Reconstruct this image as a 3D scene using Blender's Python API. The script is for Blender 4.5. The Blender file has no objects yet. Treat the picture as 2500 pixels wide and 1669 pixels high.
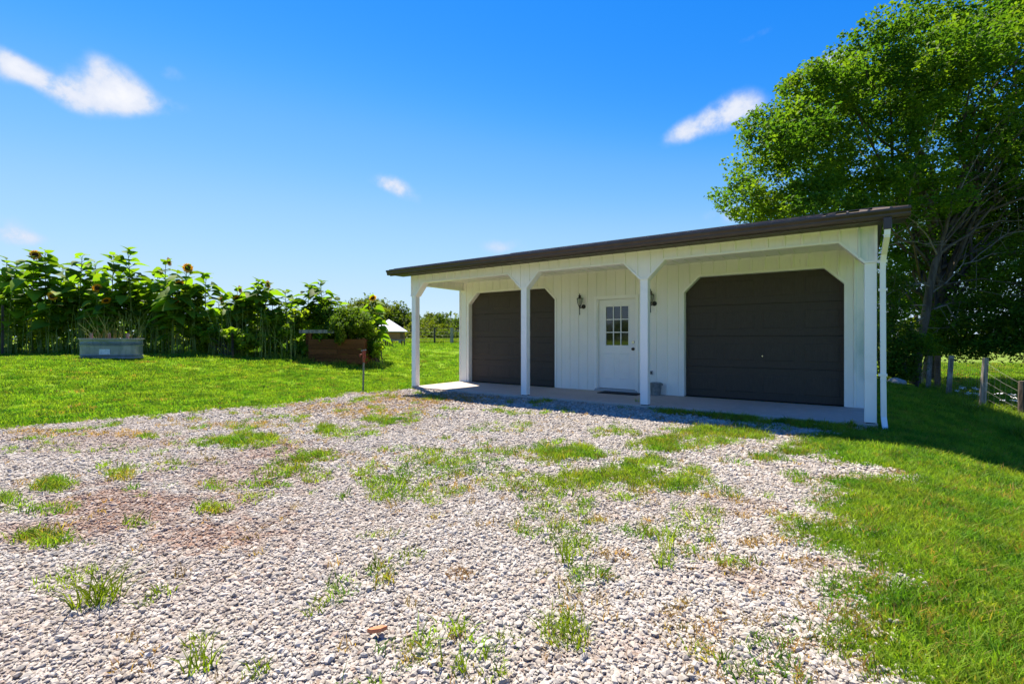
import bpy, math, random
import numpy as np
from mathutils import Vector, Matrix

random.seed(7)
rng = np.random.default_rng(11)
R = math.radians
scene = bpy.context.scene
COL = scene.collection
S = 1.1                                   # building drawing units -> metres

# ------------------------------------------------------------------ camera, sky, sun, exposure
CAM = Vector((9.0457, -8.4674, 1.1967))
YAW = 0.6113                              # turned to the left of +Y
cam = bpy.data.cameras.new('camera')
cam.sensor_width = 36.0
cam.lens = 1168.36 / 2500 * 36
cam.shift_y = -0.0027
cam.clip_start = 0.05
cam.clip_end = 3000
camo = bpy.data.objects.new('camera', cam)
camo.location = CAM
camo.rotation_euler = (R(90), 0, YAW)
COL.objects.link(camo)
scene.camera = camo
FWD = np.array([-math.sin(YAW), math.cos(YAW)])
RGT = np.array([math.cos(YAW), math.sin(YAW)])
FPX = 1168.36
HZ = 827.77


def at(u, depth):
    """ground-plan point seen in photo column u (0..2500) at a given distance"""
    a = (u - 1250) / FPX
    p = np.array([CAM.x, CAM.y]) + depth * (FWD + a * RGT)
    return float(p[0]), float(p[1])


def zof(v, depth):
    return CAM.z + (HZ - v) / FPX * depth


SUN_TO = Vector((-0.50, 0.27, 1.0)).normalized()
sun_el = math.asin(SUN_TO.z)
sl = bpy.data.lights.new('sun', 'SUN')
sl.energy = 5.0
sl.angle = R(0.53)
sl.color = (1.0, 0.905, 0.78)
so = bpy.data.objects.new('sun', sl)
so.rotation_euler = SUN_TO.to_track_quat('Z', 'Y').to_euler()
so.location = (0, 0, 40)
COL.objects.link(so)

world = bpy.data.worlds.new('World')
scene.world = world
world.use_nodes = True
wt = world.node_tree
wt.nodes.clear()


def wn(t, **k):
    n = wt.nodes.new(t)
    for a, b in k.items():
        setattr(n, a, b)
    return n


sky = wn('ShaderNodeTexSky', sky_type='NISHITA', sun_disc=False)
sky.sun_elevation = sun_el
sky.sun_rotation = math.atan2(SUN_TO.x, SUN_TO.y)
sky.altitude = 200
sky.air_density = 1.0
sky.dust_density = 0.0
sky.ozone_density = 5.0
scl = wn('ShaderNodeVectorMath', operation='SCALE')
scl.inputs['Scale'].default_value = 0.09
wt.links.new(sky.outputs[0], scl.inputs[0])
hsv = wn('ShaderNodeRGBCurve')
wt.links.new(scl.outputs[0], hsv.inputs['Color'])
for ci, pts_ in enumerate((((0, 0), (.19, .018), (.275, .12), (.41, .27), (.80, .42), (1.3, .47)),
                           ((0, 0), (.36, .205), (.50, .35), (.70, .475), (1.1, .565), (1.4, .62)),
                           ((0, 0), (.74, .685), (.93, .69), (1.2, .70), (1.4, .70)))):
    cv = hsv.mapping.curves[ci]
    cv.points[0].location = (0, 0)
    cv.points[1].location = (pts_[1][0] * .6, pts_[1][1])
    for px_, py_ in pts_[2:]:
        cv.points.new(px_ * .6, py_)
hsv.mapping.use_clip = False
hsv.mapping.update()
tc = wn('ShaderNodeTexCoord')
DIR = tc.outputs['Generated']
nz = wn('ShaderNodeTexNoise')
nz.inputs['Scale'].default_value = 13.0
nz.inputs['Detail'].default_value = 9.0
nz.inputs['Roughness'].default_value = 0.60
wt.links.new(DIR, nz.inputs['Vector'])


def skydir(u, v):
    d = Vector((FWD[0] + (u - 1250) / FPX * RGT[0], FWD[1] + (u - 1250) / FPX * RGT[1], (HZ - v) / FPX))
    return d


# clouds: direction in the sky, half width, half height (as a share of distance), tilt, strength, raggedness
CLOUDS = [
    (240, 215, .075, .055, 0, .62, 1), (300, 210, .045, .045, 0, .50, 1), (345, 248, .060, .032, 10, .45, 1), (185, 240, .060, .034, -8, .50, 1),
    (125, 205, .060, .026, -24, .52, 1), (60, 172, .050, .024, -28, .50, 1), (8, 158, .040, .038, -20, .62, 1),
    (410, 262, .07, .022, 5, .30, 1), (240, 148, .035, .03, 0, .26, 1),
    (8, 556, .050, .036, -25, .80, 1), (60, 580, .06, .016, 0, .45, 1), (940, 445, .040, .020, -14, .62, 1), (985, 465, .048, .022, -24, .62, 1),
    (1235, 602, .058, .020, 0, .62, 1), (1800, 265, .060, .040, 6, .62, 1), (1740, 295, .085, .032, 10, .60, 1), (1670, 325, .065, .024, 14, .48, 1),
    (2050, 145, .045, .026, 0, .66, 1), (1795, 522, .065, .024, 0, .62, 1), (418, 180, .03, .02, 0, .35, 1), (1850, 85, .05, .012, 8, .28, 1),
    (3300, 300, .30, .11, 8, .8, 1), (-900, 350, .35, .13, 8, .8, 1), (-2500, 200, .5, .15, 5, .8, 1),
]
acc = None
for (u, v, ru, rv, tilt, st, rag) in CLOUDS:
    c = skydir(u, v)
    ln = c.length
    c = c / ln
    ru, rv = ru / ln, rv / ln
    e1 = c.cross(Vector((0, 0, 1))).normalized()
    e2 = e1.cross(c).normalized()
    t = R(tilt)
    f1 = e1 * math.cos(t) + e2 * math.sin(t)
    f2 = -e1 * math.sin(t) + e2 * math.cos(t)
    sub = wn('ShaderNodeVectorMath', operation='SUBTRACT')
    wt.links.new(DIR, sub.inputs[0])
    sub.inputs[1].default_value = c
    comb = wn('ShaderNodeCombineXYZ')
    for i, (ax, rr) in enumerate(((f1, ru), (f2, rv), (c, .5))):
        dt = wn('ShaderNodeVectorMath', operation='DOT_PRODUCT')
        wt.links.new(sub.outputs[0], dt.inputs[0])
        dt.inputs[1].default_value = ax / rr
        wt.links.new(dt.outputs['Value'], comb.inputs[i])
    le = wn('ShaderNodeVectorMath', operation='LENGTH')
    wt.links.new(comb.outputs[0], le.inputs[0])
    mr = wn('ShaderNodeMapRange', interpolation_type='SMOOTHSTEP')
    wt.links.new(le.outputs['Value'], mr.inputs['Value'])
    mr.inputs['From Min'].default_value = 1.55
    mr.inputs['From Max'].default_value = 0.0
    mr.inputs['To Min'].default_value = 0
    mr.inputs['To Max'].default_value = st
    if acc is None:
        acc = mr.outputs[0]
    else:
        mx = wn('ShaderNodeMath', operation='ADD')
        wt.links.new(acc, mx.inputs[0])
        wt.links.new(mr.outputs[0], mx.inputs[1])
        acc = mx.outputs[0]
nm = wn('ShaderNodeMath', operation='MULTIPLY_ADD')
wt.links.new(nz.outputs['Fac'], nm.inputs[0])
nm.inputs[1].default_value = 3.4
nm.inputs[2].default_value = -0.78
nmul = wn('ShaderNodeMath', operation='MULTIPLY')
wt.links.new(nm.outputs[0], nmul.inputs[0])
wt.links.new(acc, nmul.inputs[1])
fin = wn('ShaderNodeMapRange', interpolation_type='SMOOTHSTEP')
wt.links.new(nmul.outputs[0], fin.inputs['Value'])
fin.inputs['From Min'].default_value = 0.12
fin.inputs['From Max'].default_value = 0.90
acc = fin.outputs[0]
cl = wn('ShaderNodeClamp')
wt.links.new(acc, cl.inputs[0])
mixc = wn('ShaderNodeMixRGB')
wt.links.new(cl.outputs[0], mixc.inputs[0])
wt.links.new(hsv.outputs[0], mixc.inputs[1])
thick = wn('ShaderNodeMapRange')
wt.links.new(nmul.outputs[0], thick.inputs['Value'])
thick.inputs['From Min'].default_value = 0.3
thick.inputs['From Max'].default_value = 1.5
ccol = wn('ShaderNodeMixRGB')
wt.links.new(thick.outputs[0], ccol.inputs[0])
ccol.inputs[1].default_value = (0.44, 0.50, 0.63, 1)
ccol.inputs[2].default_value = (0.64, 0.65, 0.69, 1)
wt.links.new(ccol.outputs[0], mixc.inputs[2])
bgn = wn('ShaderNodeBackground')
bgn.inputs['Strength'].default_value = 0.56
wt.links.new(mixc.outputs[0], bgn.inputs['Color'])
wo = wn('ShaderNodeOutputWorld')
wt.links.new(bgn.outputs[0], wo.inputs[0])

scene.view_settings.view_transform = 'Standard'
scene.view_settings.look = 'None'
scene.view_settings.gamma = 1
scene.view_settings.use_curve_mapping = False
scene.view_settings.exposure = 1.4


# ------------------------------------------------------------------ helpers: nodes
def mat(name, color=(.5, .5, .5), rough=.6, spec=.3, metal=0.0, noise=None, bump=None, trans=0.0, rand=0.0, tint=None, coat=0.0):
    """noise=(scale, colour2, low, high[, stretch xyz]); bump=(scale, strength, distance); trans: translucent share;
    rand: spread of value per object or instance; tint=(colour, ) mixes by the instance attribute 'tint'"""
    m = bpy.data.materials.new(name)
    m.use_nodes = True
    nt = m.node_tree
    nt.nodes.clear()
    out = nt.nodes.new('ShaderNodeOutputMaterial')
    b = nt.nodes.new('ShaderNodeBsdfPrincipled')
    b.inputs['Roughness'].default_value = rough
    b.inputs['Specular IOR Level'].default_value = spec
    b.inputs['Metallic'].default_value = metal
    b.inputs['Coat Weight'].default_value = coat
    rgb = nt.nodes.new('ShaderNodeRGB')
    rgb.outputs[0].default_value = (*color, 1)
    col = rgb.outputs[0]
    geo = nt.nodes.new('ShaderNodeNewGeometry')

    def noise_fac(scale, lo, hi, stretch=None, detail=5):
        n = nt.nodes.new('ShaderNodeTexNoise')
        n.inputs['Scale'].default_value = scale
        n.inputs['Detail'].default_value = detail
        src = geo.outputs['Position']
        if stretch:
            mp = nt.nodes.new('ShaderNodeVectorMath')
            mp.operation = 'MULTIPLY'
            mp.inputs[1].default_value = stretch
            nt.links.new(src, mp.inputs[0])
            src = mp.outputs[0]
        nt.links.new(src, n.inputs['Vector'])
        r = nt.nodes.new('ShaderNodeMapRange')
        r.inputs['From Min'].default_value = lo
        r.inputs['From Max'].default_value = hi
        nt.links.new(n.outputs['Fac'], r.inputs['Value'])
        return r.outputs[0]

    def mix(fac, a, bcol):
        x = nt.nodes.new('ShaderNodeMixRGB')
        if isinstance(fac, float):
            x.inputs[0].default_value = fac
        else:
            nt.links.new(fac, x.inputs[0])
        nt.links.new(a, x.inputs[1])
        if isinstance(bcol, tuple):
            x.inputs[2].default_value = (*bcol, 1)
        else:
            nt.links.new(bcol, x.inputs[2])
        return x.outputs[0]

    for ns in (noise or []):
        col = mix(noise_fac(ns[0], ns[2], ns[3], ns[4] if len(ns) > 4 else None), col, ns[1])
    if tint:
        at_ = nt.nodes.new('ShaderNodeAttribute')
        at_.attribute_type = tint[1]
        at_.attribute_name = 'tint'
        col = mix(at_.outputs['Fac'], col, tint[0])
    if rand:
        oi = nt.nodes.new('ShaderNodeObjectInfo')
        r = nt.nodes.new('ShaderNodeMapRange')
        r.inputs['To Min'].default_value = 1 - rand
        r.inputs['To Max'].default_value = 1 + rand
        nt.links.new(oi.outputs['Random'], r.inputs['Value'])
        x = nt.nodes.new('ShaderNodeVectorMath')
        x.operation = 'SCALE'
        nt.links.new(col, x.inputs[0])
        nt.links.new(r.outputs[0], x.inputs['Scale'])
        col = x.outputs[0]
    nt.links.new(col, b.inputs['Base Color'])
    if bump:
        n = nt.nodes.new('ShaderNodeTexNoise')
        n.inputs['Scale'].default_value = bump[0]
        n.inputs['Detail'].default_value = 6
        src = geo.outputs['Position']
        if len(bump) > 3:
            mp = nt.nodes.new('ShaderNodeVectorMath')
            mp.operation = 'MULTIPLY'
            mp.inputs[1].default_value = bump[3]
            nt.links.new(src, mp.inputs[0])
            src = mp.outputs[0]
        nt.links.new(src, n.inputs['Vector'])
        bp = nt.nodes.new('ShaderNodeBump')
        bp.inputs['Strength'].default_value = bump[1]
        bp.inputs['Distance'].default_value = bump[2]
        nt.links.new(n.outputs['Fac'], bp.inputs['Height'])
        nt.links.new(bp.outputs[0], b.inputs['Normal'])
    sh = b.outputs[0]
    if trans:
        tr = nt.nodes.new('ShaderNodeBsdfTranslucent')
        x = nt.nodes.new('ShaderNodeMixRGB')
        x.blend_type = 'MULTIPLY'
        x.inputs[0].default_value = 1
        nt.links.new(col, x.inputs[1])
        x.inputs[2].default_value = (1.22, 1.28, .45, 1)
        nt.links.new(x.outputs[0], tr.inputs['Color'])
        ms = nt.nodes.new('ShaderNodeMixShader')
        ms.inputs[0].default_value = trans
        nt.links.new(sh, ms.inputs[1])
        nt.links.new(tr.outputs[0], ms.inputs[2])
        sh = ms.outputs[0]
    nt.links.new(sh, out.inputs[0])
    return m


# ------------------------------------------------------------------ helpers: objects
def tag(o, label=None, cat=None, group=None, kind=None):
    if label:
        o['label'] = label
    if cat:
        o['category'] = cat
    if group:
        o['group'] = group
    if kind:
        o['kind'] = kind
    return o


def empty(name, loc=(0, 0, 0), rz=0.0):
    o = bpy.data.objects.new(name, None)
    o.location = loc
    o.rotation_euler = (0, 0, rz)
    o.empty_display_size = .2
    COL.objects.link(o)
    return o


def link(name, me, parent=None):
    o = bpy.data.objects.new(name, me)
    COL.objects.link(o)
    if parent is not None:
        o.parent = parent
    return o


class MB:
    def __init__(self):
        self.v = []
        self.f = []

    def add(self, vs, fs):
        b = len(self.v)
        self.v += [tuple(p) for p in vs]
        self.f += [tuple(i + b for i in f) for f in fs]
        return self

    def box(self, x0, x1, y0, y1, z0, z1):
        vs = [(x, y, z) for z in (z0, z1) for y in (y0, y1) for x in (x0, x1)]
        return self.add(vs, [(0, 2, 3, 1), (4, 5, 7, 6), (0, 1, 5, 4), (2, 6, 7, 3), (0, 4, 6, 2), (1, 3, 7, 5)])

    def bar(self, a, b, w, h=None, up=(0, 0, 1)):
        a, b = Vector(a), Vector(b)
        h = h or w
        d = (b - a).normalized()
        u = Vector(up)
        if abs(d.dot(u)) > .98:
            u = Vector((0, 1, 0))
        s = d.cross(u).normalized()
        u = s.cross(d).normalized()
        vs = []
        for p in (a, b):
            for i, j in ((-1, -1), (1, -1), (1, 1), (-1, 1)):
                vs.append(p + s * (i * w / 2) + u * (j * h / 2))
        return self.add(vs, [(0, 3, 2, 1), (4, 5, 6, 7), (0, 1, 5, 4), (1, 2, 6, 5), (2, 3, 7, 6), (3, 0, 4, 7)])

    def tube(self, pts, rad, n=6, cap=True):
        pts = [Vector(p) for p in pts]
        if not hasattr(rad, '__len__'):
            rad = [rad] * len(pts)
        b = len(self.v)
        u = None
        for i, p in enumerate(pts):
            d = (pts[min(i + 1, len(pts) - 1)] - pts[max(i - 1, 0)]).normalized()
            if u is None:
                u = d.orthogonal().normalized()
            else:
                u = (u - d * u.dot(d))
                u = u.normalized() if u.length > 1e-6 else d.orthogonal().normalized()
            w = d.cross(u)
            for k in range(n):
                a = 2 * math.pi * k / n
                self.v.append(tuple(p + (u * math.cos(a) + w * math.sin(a)) * rad[i]))
        for i in range(len(pts) - 1):
            for k in range(n):
                k2 = (k + 1) % n
                self.f.append((b + i * n + k, b + i * n + k2, b + (i + 1) * n + k2, b + (i + 1) * n + k))
        if cap:
            self.f.append(tuple(b + k for k in range(n))[::-1])
            self.f.append(tuple(b + (len(pts) - 1) * n + k for k in range(n)))
        return self

    def lathe(self, prof, c=(0, 0, 0), n=24, sx=1.0, sy=1.0):
        b = len(self.v)
        for (r, z) in prof:
            for k in range(n):
                a = 2 * math.pi * k / n
                self.v.append((c[0] + r * sx * math.cos(a), c[1] + r * sy * math.sin(a), c[2] + z))
        for i in range(len(prof) - 1):
            for k in range(n):
                k2 = (k + 1) % n
                self.f.append((b + i * n + k, b + i * n + k2, b + (i + 1) * n + k2, b + (i + 1) * n + k))
        return self

    def prism(self, poly, y0, y1):
        """polygon in x,z pushed from y0 to y1"""
        n = len(poly)
        vs = [(x, y0, z) for x, z in poly] + [(x, y1, z) for x, z in poly]
        fs = [tuple(range(n)), tuple(range(2 * n - 1, n - 1, -1))]
        for i in range(n):
            j = (i + 1) % n
            fs.append((i, i + n, j + n, j))
        return self.add(vs, fs)

    def mesh(self, name, m, scale=1.0, smooth=False):
        me = bpy.data.meshes.new(name)
        v = [(a * scale, b * scale, c * scale) for a, b, c in self.v] if scale != 1 else self.v
        me.from_pydata(v, [], self.f)
        if m:
            me.materials.append(m)
        if smooth:
            me.polygons.foreach_set('use_smooth', [True] * len(me.polygons))
        me.update()
        return me

    def build(self, name, m, parent=None, scale=1.0, smooth=False, bevel=0.0):
        o = link(name, self.mesh(name, m, scale, smooth), parent)
        if bevel:
            md = o.modifiers.new('bevel', 'BEVEL')
            md.width = bevel
            md.segments = 2
            md.limit_method = 'ANGLE'
        return o


def np_mesh(name, verts, faces, m=None, smooth=False):
    """quads or tris given as one (n,k) array"""
    me = bpy.data.meshes.new(name)
    verts = np.asarray(verts, dtype=np.float32)
    faces = np.asarray(faces, dtype=np.int32)
    k = faces.shape[1]
    me.vertices.add(len(verts))
    me.vertices.foreach_set('co', verts.ravel())
    me.loops.add(faces.size)
    me.loops.foreach_set('vertex_index', faces.ravel())
    me.polygons.add(len(faces))
    me.polygons.foreach_set('loop_start', np.arange(len(faces), dtype=np.int32) * k)
    if smooth:
        me.polygons.foreach_set('use_smooth', np.ones(len(faces), dtype=bool))
    me.update(calc_edges=True)
    if m:
        me.materials.append(m)
    return me


def fattr(me, name, vals):
    a = me.attributes.new(name, 'FLOAT', 'POINT')
    a.data.foreach_set('value', np.asarray(vals, dtype=np.float32))


def scatter(name, P, rot, scale, tint, idx, protos, parent=None):
    """points carrying one of several small shapes each (stuff that nobody could count)"""
    me = bpy.data.meshes.new(name)
    P = np.asarray(P, dtype=np.float32)
    me.vertices.add(len(P))
    me.vertices.foreach_set('co', P.ravel())
    a = me.attributes.new('rot', 'FLOAT_VECTOR', 'POINT')
    a.data.foreach_set('vector', np.asarray(rot, dtype=np.float32).ravel())
    a = me.attributes.new('scl', 'FLOAT_VECTOR', 'POINT')
    sc3 = np.asarray(scale, dtype=np.float32)
    if sc3.ndim == 1:
        sc3 = np.repeat(sc3[:, None], 3, 1)
    a.data.foreach_set('vector', sc3.ravel())
    fattr(me, 'tint', tint)
    a = me.attributes.new('idx', 'INT', 'POINT')
    a.data.foreach_set('value', np.asarray(idx, dtype=np.int32))
    o = link(name, me, parent)
    ng = bpy.data.node_groups.new(name + '_scatter', 'GeometryNodeTree')
    ng.interface.new_socket('Geometry', in_out='INPUT', socket_type='NodeSocketGeometry')
    ng.interface.new_socket('Geometry', in_out='OUTPUT', socket_type='NodeSocketGeometry')
    N, L = ng.nodes, ng.links
    gi, go = N.new('NodeGroupInput'), N.new('NodeGroupOutput')
    jn = N.new('GeometryNodeJoinGeometry')

    def named(nm, dt):
        n = N.new('GeometryNodeInputNamedAttribute')
        n.data_type = dt
        n.inputs[0].default_value = nm
        return n.outputs[0]
    rt, sc_, ix = named('rot', 'FLOAT_VECTOR'), named('scl', 'FLOAT_VECTOR'), named('idx', 'INT')
    e2r = N.new('FunctionNodeEulerToRotation')
    L.new(rt, e2r.inputs[0])
    for k, pm in enumerate(protos):
        po = bpy.data.objects.new(name + '_shape', pm)
        oi = N.new('GeometryNodeObjectInfo')
        oi.inputs['Object'].default_value = po
        cm = N.new('FunctionNodeCompare')
        cm.data_type = 'INT'
        cm.operation = 'EQUAL'
        L.new(ix, cm.inputs[2])
        cm.inputs[3].default_value = k
        ip = N.new('GeometryNodeInstanceOnPoints')
        L.new(gi.outputs[0], ip.inputs['Points'])
        L.new(cm.outputs[0], ip.inputs['Selection'])
        L.new(oi.outputs['Geometry'], ip.inputs['Instance'])
        L.new(e2r.outputs[0], ip.inputs['Rotation'])
        L.new(sc_, ip.inputs['Scale'])
        L.new(ip.outputs[0], jn.inputs[0])
    L.new(jn.outputs[0], go.inputs[0])
    md = o.modifiers.new('scatter', 'NODES')
    md.node_group = ng
    return o


def vnoise(x, y, s, seed=0):
    """smooth value noise 0..1 on arrays"""
    x = np.asarray(x) / s + seed * 17.3
    y = np.asarray(y) / s + seed * 31.7
    xi, yi = np.floor(x).astype(np.int64), np.floor(y).astype(np.int64)
    fx, fy = x - xi, y - yi
    fx, fy = fx * fx * (3 - 2 * fx), fy * fy * (3 - 2 * fy)

    def h(a, b):
        n = (a * 374761393 + b * 668265263) & 0x7fffffff
        n = ((n ^ (n >> 13)) * 1274126177) & 0x7fffffff
        return ((n ^ (n >> 16)) & 0xffff) / 65535.0
    return ((h(xi, yi) * (1 - fx) + h(xi + 1, yi) * fx) * (1 - fy) + (h(xi, yi + 1) * (1 - fx) + h(xi + 1, yi + 1) * fx) * fy)


def sstep(t):
    t = np.clip(t, 0, 1)
    return t * t * (3 - 2 * t)


def gz(x, y):
    """height of the ground"""
    x = np.asarray(x, dtype=float)
    y = np.asarray(y, dtype=float)
    z = -0.065 + 0.69 * sstep((-1.7 - x) / 8.5) * 1.0
    z = z + 0.08 * sstep((np.hypot(x - 9, y + 8.5) - 22) / 25) * (x < 8)
    z = z - 0.44 * sstep((x - 9.55) / 2.3) - 0.25 * np.clip((x - 12.5) / 30, 0, 1)
    lawn = np.clip(np.maximum(-1.9 - x, x - 10.0), 0, 1)
    z = z + lawn * (vnoise(x, y, 2.3, 3) - .5) * .05 + (vnoise(x, y, 1.1, 5) - .5) * .018
    return z


def gzf(x, y):
    return float(gz(np.array([x]), np.array([y]))[0])


def ground_px(u, v, z=-0.065):
    t = (z - CAM.z) / ((HZ - v) / FPX)
    return at(u, t)


def in_poly(x, y, poly):
    inside = np.zeros(x.shape, bool)
    n = len(poly)
    for i in range(n):
        x0, y0 = poly[i]
        x1, y1 = poly[(i + 1) % n]
        c = ((y0 > y) != (y1 > y)) & (x < (x1 - x0) * (y - y0) / ((y1 - y0) if y1 != y0 else 1e-9) + x0)
        inside ^= c
    return inside


# ------------------------------------------------------------------ materials
M = {}
M['siding'] = mat('white_painted_steel', (.85, .81, .74), .42, .4, noise=[(1.3, (.79, .76, .68), .45, .75), (14, (.66, .65, .58), .66, .8, (1, 1, .25))], bump=(3.0, .04, .02))
M['siding_stained'] = mat('stained_white_steel', (.80, .79, .74), .5, .35, noise=[(2.2, (.42, .53, .48), .45, .72, (1.6, 1.6, .5)), (40, (.2, .22, .2), .74, .78)])
M['trim'] = mat('white_trim', (.86, .83, .775), .4, .4, noise=[(3, (.79, .77, .71), .5, .75)])
M['post'] = mat('white_vinyl_post', (.86, .84, .80), .45, .4, noise=[(5, (.77, .76, .72), .55, .8), (30, (.4, .38, .34), .74, .8)])
M['brown'] = mat('dark_brown_steel', (.042, .027, .022), .30, .45, noise=[(6, (.055, .036, .03), .4, .7)])
M['brown_roof'] = mat('brown_roof_steel', (.12, .085, .07), .35, .5, noise=[(2, (.15, .11, .09), .4, .7)])
M['soffit_dark'] = mat('dark_brown_soffit', (.036, .028, .022), .5, .35)
M['door_dark'] = mat('dark_brown_garage_door', (.056, .044, .035), .62, .22, noise=[(60, (.066, .053, .043), .4, .7, (1, 1, .15))], bump=(160, .12, .004, (1, 1, .12)))
M['door_white'] = mat('white_entry_door', (.84, .81, .77), .38, .4, noise=[(4, (.80, .77, .73), .5, .8)])
M['glass'] = mat('dark_window_glass', (.012, .014, .014), .04, .9)
M['chrome'] = mat('satin_nickel', (.55, .52, .46), .25, .5, metal=1)
M['bronze'] = mat('aged_bronze', (.018, .014, .010), .4, .5)
M['lamp_glass'] = mat('clear_lantern_glass', (.32, .33, .29), .12, .6)
M['concrete'] = mat('porch_concrete', (.47, .39, .32), .8, .2, noise=[(1.1, (.40, .335, .275), .4, .7), (7, (.52, .44, .37), .5, .78), (30, (.31, .28, .25), .62, .8)], bump=(60, .15, .004))
M['galv'] = mat('galvanised_steel', (.24, .26, .26), .42, .5, metal=.4, noise=[(20, (.16, .18, .19), .4, .65)])
M['rubber'] = mat('black_rubber', (.012, .012, .013), .75, .2, bump=(180, .4, .004))
M['plastic'] = mat('grey_plastic', (.35, .36, .37), .5, .4)
M['rust'] = mat('rusty_red_paint', (.28, .055, .025), .65, .3, noise=[(45, (.12, .035, .02), .45, .65), (30, (.45, .2, .1), .66, .8)])
M['pipe'] = mat('weathered_pipe', (.20, .21, .19), .55, .4, metal=.5, noise=[(30, (.12, .10, .08), .5, .7)])
M['wood_red'] = mat('red_brown_stained_wood', (.165, .066, .022), .85, .05, noise=[(9, (.085, .034, .012), .4, .7, (1, 1, 9))], bump=(14, .3, .01, (1, 1, 9)), rand=.25)
M['wood_grey'] = mat('weathered_grey_wood', (.30, .27, .22), .85, .2, noise=[(16, (.13, .11, .085), .42, .65, (1.6, 1.6, .22)), (5, (.40, .38, .33), .55, .75)], bump=(40, .6, .015, (1.5, 1.5, .15)), rand=.15)
M['wood_brown'] = mat('weathered_brown_wood', (.20, .12, .065), .85, .2, noise=[(16, (.08, .045, .025), .42, .65, (1.6, 1.6, .22))], bump=(40, .6, .015, (1.5, 1.5, .15)), rand=.15)
M['coop_wood'] = mat('coop_boards', (.33, .16, .08), .8, .2, noise=[(12, (.2, .1, .05), .4, .7, (1, 1, 6))], rand=.15)
M['white_roof'] = mat('white_coop_roof', (.72, .72, .74), .45, .4)
M['wire'] = mat('old_fence_wire', (.18, .17, .155), .5, .4, metal=.5)
M['bark'] = mat('tree_bark', (.11, .09, .07), .9, .15, noise=[(9, (.055, .045, .036), .4, .65, (1, 1, .3))], bump=(18, .8, .03, (1, 1, .3)))
M['deadwood'] = mat('bare_grey_branches', (.20, .175, .145), .85, .1, noise=[(12, (.12, .105, .085), .4, .65)])
M['stone'] = mat('crushed_limestone', (.375, .345, .295), .85, .08, noise=[(9, (.33, .29, .235), .4, .62), (35, (.40, .38, .335), .5, .7)], rand=.26, tint=((.25, .155, .105), 'INSTANCER'), bump=(70, .35, .006))
M['rock'] = mat('pale_rock', (.36, .35, .32), .9, .2, noise=[(10, (.22, .21, .19), .4, .7)], bump=(14, .6, .03))
M['brick_chip'] = mat('orange_brick_chip', (.50, .19, .09), .85, .2, noise=[(40, (.35, .13, .07), .4, .7)])
M['drive'] = mat('gravel_bed', (.27, .235, .20), .95, .1, noise=[(3.0, (.22, .165, .12), .42, .65), (24, (.40, .37, .33), .42, .58), (110, (.13, .11, .09), .5, .62)], tint=((.20, .115, .075), 'GEOMETRY'), bump=(38, .9, .03))
M['lawn'] = mat('lawn_ground', (.155, .26, .012), .95, .05, noise=[(.35, (.20, .29, .012), .35, .65), (2.6, (.10, .22, .012), .45, .68), (18, (.17, .28, .012), .45, .7), (60, (.06, .13, .010), .52, .68)], bump=(30, .9, .06))
M['pasture'] = mat('pasture_ground', (.14, .21, .03), .95, .05, noise=[(.3, (.18, .22, .045), .4, .7), (5, (.1, .17, .025), .45, .68)], bump=(12, .9, .08))
M['blade'] = mat('grass_blade', (.15, .28, .020), .55, .15, noise=[(.4, (.205, .305, .022), .38, .66), (2.2, (.085, .215, .014), .44, .62), (9, (.25, .30, .03), .56, .68)], trans=.5, rand=.42, tint=((.36, .20, .075), 'INSTANCER'))
M['weed'] = mat('weed_leaf', (.20, .29, .012), .55, .15, trans=.5, rand=.25, noise=[(6, (.21, .26, .015), .42, .66)])
M['straw'] = mat('dry_straw', (.40, .235, .095), .7, .2, trans=.25, rand=.2, noise=[(12, (.28, .15, .06), .42, .66)])
M['leaf'] = mat('maple_leaves', (.070, .155, .014), .6, .12, trans=.55, noise=[(.55, (.165, .25, .016), .44, .62), (2.5, (.05, .125, .016), .45, .64), (8, (.20, .27, .016), .60, .74)])
M['leaf_dark'] = mat('shrub_leaves', (.085, .17, .014), .6, .12, trans=.45, noise=[(1.2, (.09, .145, .010), .42, .66), (5, (.035, .08, .010), .45, .68)])
M['leaf_far'] = mat('far_tree_leaves', (.085, .135, .014), .6, .12, trans=.45, noise=[(.25, (.17, .195, .014), .42, .60), (1.2, (.05, .095, .014), .45, .66)])
M['leaf_garden'] = mat('garden_leaves', (.17, .28, .018), .6, .12, trans=.6, noise=[(1.0, (.26, .32, .02), .42, .62), (5, (.11, .19, .014), .45, .68)])
M['leaf_vine'] = mat('vine_leaves', (.095, .17, .016), .6, .12, trans=.45, noise=[(1.2, (.17, .22, .016), .42, .66), (5, (.05, .10, .012), .45, .68)])
M['sunleaf'] = mat('sunflower_leaf', (.12, .235, .018), .6, .15, trans=.55, rand=.45, noise=[(7, (.155, .23, .012), .42, .66)])
M['stem'] = mat('green_stem', (.20, .27, .05), .6, .3, noise=[(3, (.10, .13, .03), .4, .7)])
M['petal'] = mat('yellow_petals', (.75, .36, .012), .55, .3, trans=.35, noise=[(20, (.60, .22, .01), .5, .7)])
M['disc'] = mat('brown_flower_disc', (.055, .022, .010), .85, .15, bump=(120, .8, .01))
M['soil'] = mat('garden_soil', (.10, .055, .03), .95, .1, noise=[(20, (.05, .03, .02), .4, .7)])
M['rust_rim'] = mat('orange_mulch', (.42, .15, .05), .85, .2, noise=[(30, (.25, .09, .035), .4, .65)])
M['tank'] = mat('weathered_galvanised_tank', (.22, .245, .235), .45, .45, metal=.35, noise=[(4, (.30, .31, .29), .45, .7), (12, (.17, .20, .18), .5, .7, (1, 1, .3))])
M['label'] = mat('faded_white_label', (.62, .65, .66), .6, .3, noise=[(26, (.45, .5, .52), .5, .64)])
M['whiteflower'] = mat('white_flower_heads', (.72, .73, .68), .7, .2)

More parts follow.
